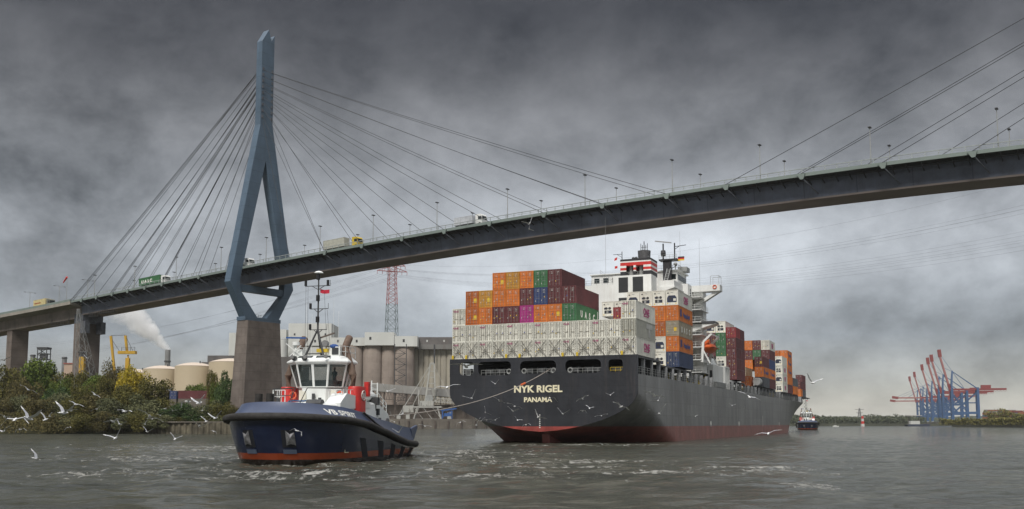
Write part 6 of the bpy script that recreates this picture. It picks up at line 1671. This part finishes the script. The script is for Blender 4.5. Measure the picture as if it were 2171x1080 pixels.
# ship-to-shore gantry cranes
cb_ = mat('gantry_blue', (.032,.088,.20), .55, var=.12, scale=.05); crd = mat('gantry_red', (.22,.038,.036), .55, var=.12, scale=.05); crp = mat('gantry_red_faded', (.33,.13,.12), .6, var=.12, scale=.05)
UX = Vector((.944,-.33,0)); # towards land
def gantry(pos, ang, up, label, s_=1.0):
    o = empty('gantry_crane', pos, ang, label, 'gantry crane', 'gantry cranes at the container terminal')
    HG = 45; g = 34; w_ = 9
    for x in (0, g):
        for y in (-w_, w_):
            MB().beam((x,y,0),(x,y,HG+4),3.3,3.3).build('leg', cb_, o)
    for x in (0, g): 
        m = MB().beam((x,-w_,12),(x,w_,12),2.2); m.beam((x,-w_,HG),(x,w_,HG),2); m.build('sill_beam', cb_, o)
    for y in (-w_, w_): 
        m = MB().beam((0,y,12.5),(g,y,12.5),2.4,3.2); m.beam((3,y,14),(g,y,HG-2),1.3); m.beam((0,y,HG-4),(g*.6,y,14),1.3); m.beam((0,y,27),(g,y,27),1.2); m.build('portal_beam', cb_, o)
        MB().beam((-2,y*.4,HG+1.5),(g+38,y*.4,HG+1.5),1.2,2.6).build('girder', crd, o)
    AP = (2,0,HG+28)
    m = MB().beam((0,-w_,HG+4),(2,-2,HG+28),1.6); m.beam((0,w_,HG+4),(2,2,HG+28),1.6); m.beam((2,-2.5,HG+28),(2,2.5,HG+28),1.8); m.build('apex_frame', cb_, o)
    m = MB().beam(AP,(g,-4,HG+3),.9); m.beam(AP,(g,4,HG+3),.9); m.beam(AP,(g*.5,0,HG+3),.6); m.build('back_stay', cb_, o)
    MB().box(g+5,g+18,-3.5,3.5,HG+3,HG+7.5).build('machinery_house', crd, o)
    m = MB().box(-1.5,1.5,-w_-2,w_+2,0,1.5); m.build('bogie', galv, o); MB().box(g-1.5,g+1.5,-w_-2,w_+2,0,1.5).build('bogie', galv, o)
    # trailing festoon
    m = MB()
    for k_ in range(9):
        xa = g+2+4*k_
        for q in range(4): m.beam((xa+q,-3.6,HG-.4-1.8*sin(pi*q/4)),(xa+q+1,-3.6,HG-.4-1.8*sin(pi*(q+1)/4)),.25)
    m.build('festoon_cable', crd, o)
    if up: d = Vector((-sin(R(13.5)),0,cos(R(13.5))))
    else: d = Vector((-1,0,.0))
    p0 = Vector((-2,0,HG+1.5)); n_ = d.cross(Vector((0,1,0)))
    L_ = 60
    bm_ = MB()
    for y in (-3.2,3.2):
        bm_.beam(p0+Vector((0,y,0)), p0+d*L_*.82+Vector((0,y,0)), 1.3, 2.4, up=n_)
    for k_ in range(14):
        a_ = p0+d*L_*.82*k_/14; bm_.beam(a_+Vector((0,-3.2,0)), p0+d*L_*.82*(k_+1)/14+Vector((0,3.2,0)), .5); bm_.beam(a_+Vector((0,-3.2,0)), a_+Vector((0,3.2,0)), .5)
    boom = bm_.build('boom', crp, o)
    tpb = MB(); 
    for y in (-3.2,3.2): tpb.beam(p0+d*L_*.82+Vector((0,y,0)), p0+d*L_+n_*(-1.5)+Vector((0,y,0)), 2.0, 4.6, up=n_)
    tpb.beam(p0+d*L_*.84+Vector((0,-3.2,0)),p0+d*L_*.84+Vector((0,3.2,0)),2.5); tpb.beam(p0+d*L_*.98-n_*1.4+Vector((0,-3.2,0)),p0+d*L_*.98-n_*1.4+Vector((0,3.2,0)),2.5)
    tpb.build('boom_tip', crd, boom)
    root = MB()
    for y in (-3.2,3.2): root.beam(p0+Vector((0,y,0))-d*2, p0+d*8+Vector((0,y,0)), 1.8, 3.2, up=n_)
    root.beam(p0-Vector((0,3.2,0)),p0+Vector((0,3.2,0)),2.2); root.build('boom_root', crd, boom)
    m = MB(); m.beam(AP, p0+d*L_*.55, .4); 
    if not up: m.beam(AP, p0+d*L_*.92, .4)
    else: m.beam(AP, p0+d*L_*.9+Vector((1,0,0)), .4)
    m.build('fore_stay', cb_, o)
    return o
ga = atan2(-.33, .944)
GL = [(2020,1430,1,'nearest and tallest blue gantry crane, its red boom raised'),(2001,1535,1,'blue gantry crane with raised red boom, second from the right'),(1992,1605,1,'blue gantry crane with raised red boom, third from the right'),
      (1977,1790,1,'blue gantry crane with raised red boom, third from the left'),(1958,2050,1,'blue gantry crane with raised red boom, second from the left'),(1946,2250,1,'leftmost blue gantry crane with raised red boom'),
      (1967,1880,0,'blue gantry crane whose red boom is lowered, the upper of two'),(1953,2150,0,'blue gantry crane whose red boom is lowered, the lower of two')]
for x, Y, up, lab in GL:
    p = atY(x, 894, Y); gantry(Vector((p.x, Y, 6.2)), ga, up, lab)
# far ship, power mast, beacon, sailing boat
p = atY(1938, 903, 1180); o = empty('distant_ship', (p.x, 1180, 0), R(10), 'dark inland ship with pale deckhouse moored left of the gantry cranes', 'ship')
MB().prism([(-11,2.2),(-9,-1),(18,-1),(19,2.8)], 'y', -4, 4).build('hull', mat('far_hull', (.04,.05,.08), .6), o); MB().box(-6,6,-3,3,2.5,6.5).build('deckhouse', whb, o); MB().box(-9,9,-3.2,3.2,12.4,13.2).build('canopy', mat('canopy_pale', (.4,.38,.36), .7), o)
for x in (-7,7): MB().cyl((x,0,2.4),(x,0,12.4),.4,6).build('canopy_post', rust, o)
p = atY(1822, 866, 1750); o = empty('transmission_tower', (p.x, 1750, 8), 0, 'small grey power pylon on the wooded horizon', 'pylon'); lattice(MB(), 0, p.z-8, 3.2, .7, 7, .45).build('mast', steel, o)
m = MB(); m.beam((-8,0,p.z-10),(8,0,p.z-10),.8); m.beam((-6,0,p.z-16),(6,0,p.z-16),.8); m.build('crossarm', steel, o)
p = atY(1829, 904, 1150); o = empty('beacon', (p.x, 1150, 0), 0, 'red and white striped beacon in front of the far wood', 'beacon')
for k, (z0,z1) in enumerate(((0,3),(3,6),(6,9),(9,12))): MB().box(-1.6+.2*k,1.6-.2*k,-1.6+.2*k,1.6-.2*k,z0+.005*k,z1).build('band', [whb, redp][k % 2], o)
p = atY(1771, 904, 1000); o = empty('sailing_boat', (p.x, 1000, 0), 0, 'tiny moored sailing boat with a bare mast on the far water', 'boat')
MB().prism([(-3.2,.9),(-2.4,-.3),(3.0,-.3),(3.6,1.0)], 'y', -1, 1).build('hull', whb, o); MB().cyl((0,0,.8),(0,0,11.5),.12,6,.06).build('mast', steel, o); MB().box(-1.5,1.2,-.7,.7,.9,1.5).build('cabin', whb, o)

# ------------------------------------------------------------ gulls
gw = mat('gull_white', (.80,.80,.79), .7, var=.03); gg = mat('gull_grey', (.42,.43,.45), .7, var=.06); gb = mat('gull_black', (.03,.03,.03), .7)
def gull_mesh(up1, up2, fold, name):
    "span about 1 m, flying along +x; up1 inner wing lift, up2 outer wing lift (degrees)"
    m = MB(); R_ = []
    for x, r, z in ((-.23,.006,.0),(-.19,.030,.0),(-.12,.034,.0),(-.02,.052,-.005),(.07,.050,0),(.13,.030,.012),(.16,.030,.02),(.195,.024,.02),(.215,.008,.012)):
        R_.append([(x, r*cos(2*pi*i/8), z+r*.9*sin(2*pi*i/8)) for i in range(8)])
    m.loft(R_, cap0=True, cap1=True, mi=0)
    m.cyl((.21,0,.014),(.245,0,.005),.008,5,.002,mi=2)
    m.add([(-.18,0,.005),(-.27,.06,.0),(-.28,0,0),(-.27,-.06,0)], [(0,1,2,3)], 0)
    for sg in (-1,1):
        a, b = R(up1), R(up2); L1, L2 = .22, .30
        e0 = Vector((.02, sg*.03, .02)); e1 = e0+Vector((.05, sg*L1*cos(a), L1*sin(a))); e2 = e1+Vector((-.10-fold*.12, sg*L2*cos(b)*(1-fold*.4), L2*sin(b)))
        c = [.085,.075,.006]
        pts = []
        for e, cc in ((e0,.17),(e1,.15),(e1.lerp(e2,.55),.11),(e2,.015)):
            pts.append([e+Vector((cc*.4,0,.008)), e+Vector((-cc*.6,0,.0)), e+Vector((0,0,-.008))])
        for k in range(3):
            A, B_ = pts[k], pts[k+1]; m.add([A[0],A[1],B_[1],B_[0]], [(0,1,2,3)], 1 if k < 2 else 0); m.add([A[0],A[2],A[1],B_[1],B_[2],B_[0]], [(0,1,4,5),(1,2,3,4)], 0)
        tip = pts[3]; m.add([pts[2][1].lerp(pts[3][1],.7), tip[1], tip[0]], [(0,1,2)], 2)
    return m.mesh(name, [gw, gg, gb], fix=False)
GM = {'g': (gull_mesh(18,-8,.1,'seagull'), 'gliding'), 'u': (gull_mesh(42,38,.1,'seagull'), 'wings-up'), 'd': (gull_mesh(8,-48,.3,'seagull'), 'wings-down'), 'v': (gull_mesh(35,20,.4,'seagull'), 'banking')}
GU = { 'in front of the left bank trees': [(8,764,20,'g'),(60,827,24,'g'),(10,885,26,'g'),(32,890,40,'d'),(60,888,42,'u'),(6,915,22,'v'),(43,911,18,'d'),(97,890,24,'u'),(105,883,12,'v'),(135,876,38,'u'),(149,871,22,'g'),(144,907,12,'d'),(161,858,22,'g'),(202,838,18,'g'),(205,868,16,'g'),(239,894,26,'g'),(254,900,18,'u'),(265,873,22,'g'),(312,916,18,'u'),(307,900,12,'u'),(318,884,36,'g'),(340,881,12,'v'),(323,889,14,'g'),(350,867,13,'g'),(366,871,14,'v'),(398,852,30,'d'),(422,855,28,'u'),(429,871,12,'v'),(360,828,12,'v'),(438,894,20,'u'),(423,904,28,'v'),(457,887,24,'u'),(453,915,12,'d'),(185,760,14,'u')],
 'low over the open water at left': [(245,929,30,'u'),(371,931,20,'u'),(77,974,34,'v')],
 'around the tug': [(606,868,22,'u'),(646,899,14,'v'),(630,914,26,'d'),(755,915,18,'d'),(762,904,14,'g'),(844,917,22,'u'),(836,895,16,'d'),(853,878,22,'v'),(901,904,20,'g'),(709,871,16,'v'),(821,830,26,'u'),(829,881,14,'v'),(700,828,18,'v')],
 'before the dark ship transom': [(988,777,50,'g'),(948,822,40,'g'),(1000,845,28,'u'),(1050,814,14,'u'),(1058,850,20,'g'),(1091,862,24,'g'),(1087,872,22,'v'),(1029,875,20,'v'),(1122.2,475,24,'u'),(1122.2,486,18,'v'),(1141,885,26,'v'),(1115,901,18,'d'),(1165,845,30,'d'),(1193,878,24,'u'),(1235,846,20,'g'),(1250,866,10,'v'),(1235,872,14,'d'),(1294,838,14,'v'),(1317,863,28,'g'),(1275,882,20,'g'),(1010,902,26,'v'),(1020,893,10,'v'),(1032,891,12,'g'),(1050,891,10,'g'),(1097,891,8,'v'),(976,896,20,'d')],
 'before the long ship side': [(1387,839,34,'g'),(1378,832,14,'g'),(1395,850,22,'v'),(1398,878,34,'u'),(1588,842,36,'g'),(1552,860,12,'v'),(1577,867,8,'v'),(1474,883,10,'v'),(1629,920,40,'g'),(1354,839,12,'g'),(1419,898,8,'v'),(1722,812,34,'u')],
 'low on the water near the ship': [(1277,943,20,'g')]}
rn = random.Random(21)
for where, L_ in GU.items():
    L_.sort(); 
    for i, (x, y, sp, k) in enumerate(L_):
        Y = max(14, .95*2074/sp/1.05); 
        r = ray(x, y); p = Vector((0,0,CH))+r*(Y/r.y)
        if p.z < .3: Y = min(Y, (CH-.35)/(-r.z)*r.y*.98); p = Vector((0,0,CH))+r*(Y/r.y)
        if where.startswith('before the dark') and Y > 120: Y = 120; p = Vector((0,0,CH))+r*(Y/r.y)
        me, pose = GM[k]
        o = bpy.data.objects.new('seagull', me); col.objects.link(o); o.location = p
        o.scale = (1.45,)*3 if 'left' in where or 'water at' in where else (1.25,)*3; tl = rn.uniform(-.5,.5) + (.5 if k == 'v' else 0)
        o.rotation_euler = (tl, rn.uniform(-.2,.3), pi/2+rn.choice([0,pi])+rn.uniform(-.35,.35))
        tag(o, f'{pose} white gull {where}' + (f', {ORD[i+1]} from the left' if len(L_) > 1 else ''), 'seagull', 'gulls flying over the river')

# ------------------------------------------------------------ thin river haze
hz = bpy.data.materials.new('haze'); hz.use_nodes = True; t = hz.node_tree; t.nodes.clear()
pv = t.nodes.new('ShaderNodeVolumePrincipled'); ou_ = t.nodes.new('ShaderNodeOutputMaterial'); t.links.new(pv.outputs[0], ou_.inputs['Volume'])
pv.inputs['Color'].default_value = (.86,.88,.90,1); pv.inputs['Density'].default_value = .00005
tag(MB().box(-9100, 9100, -500, 9200, -3.5, 160).build('haze', hz, None), 'thin pale haze over the river', 'haze', kind='stuff')
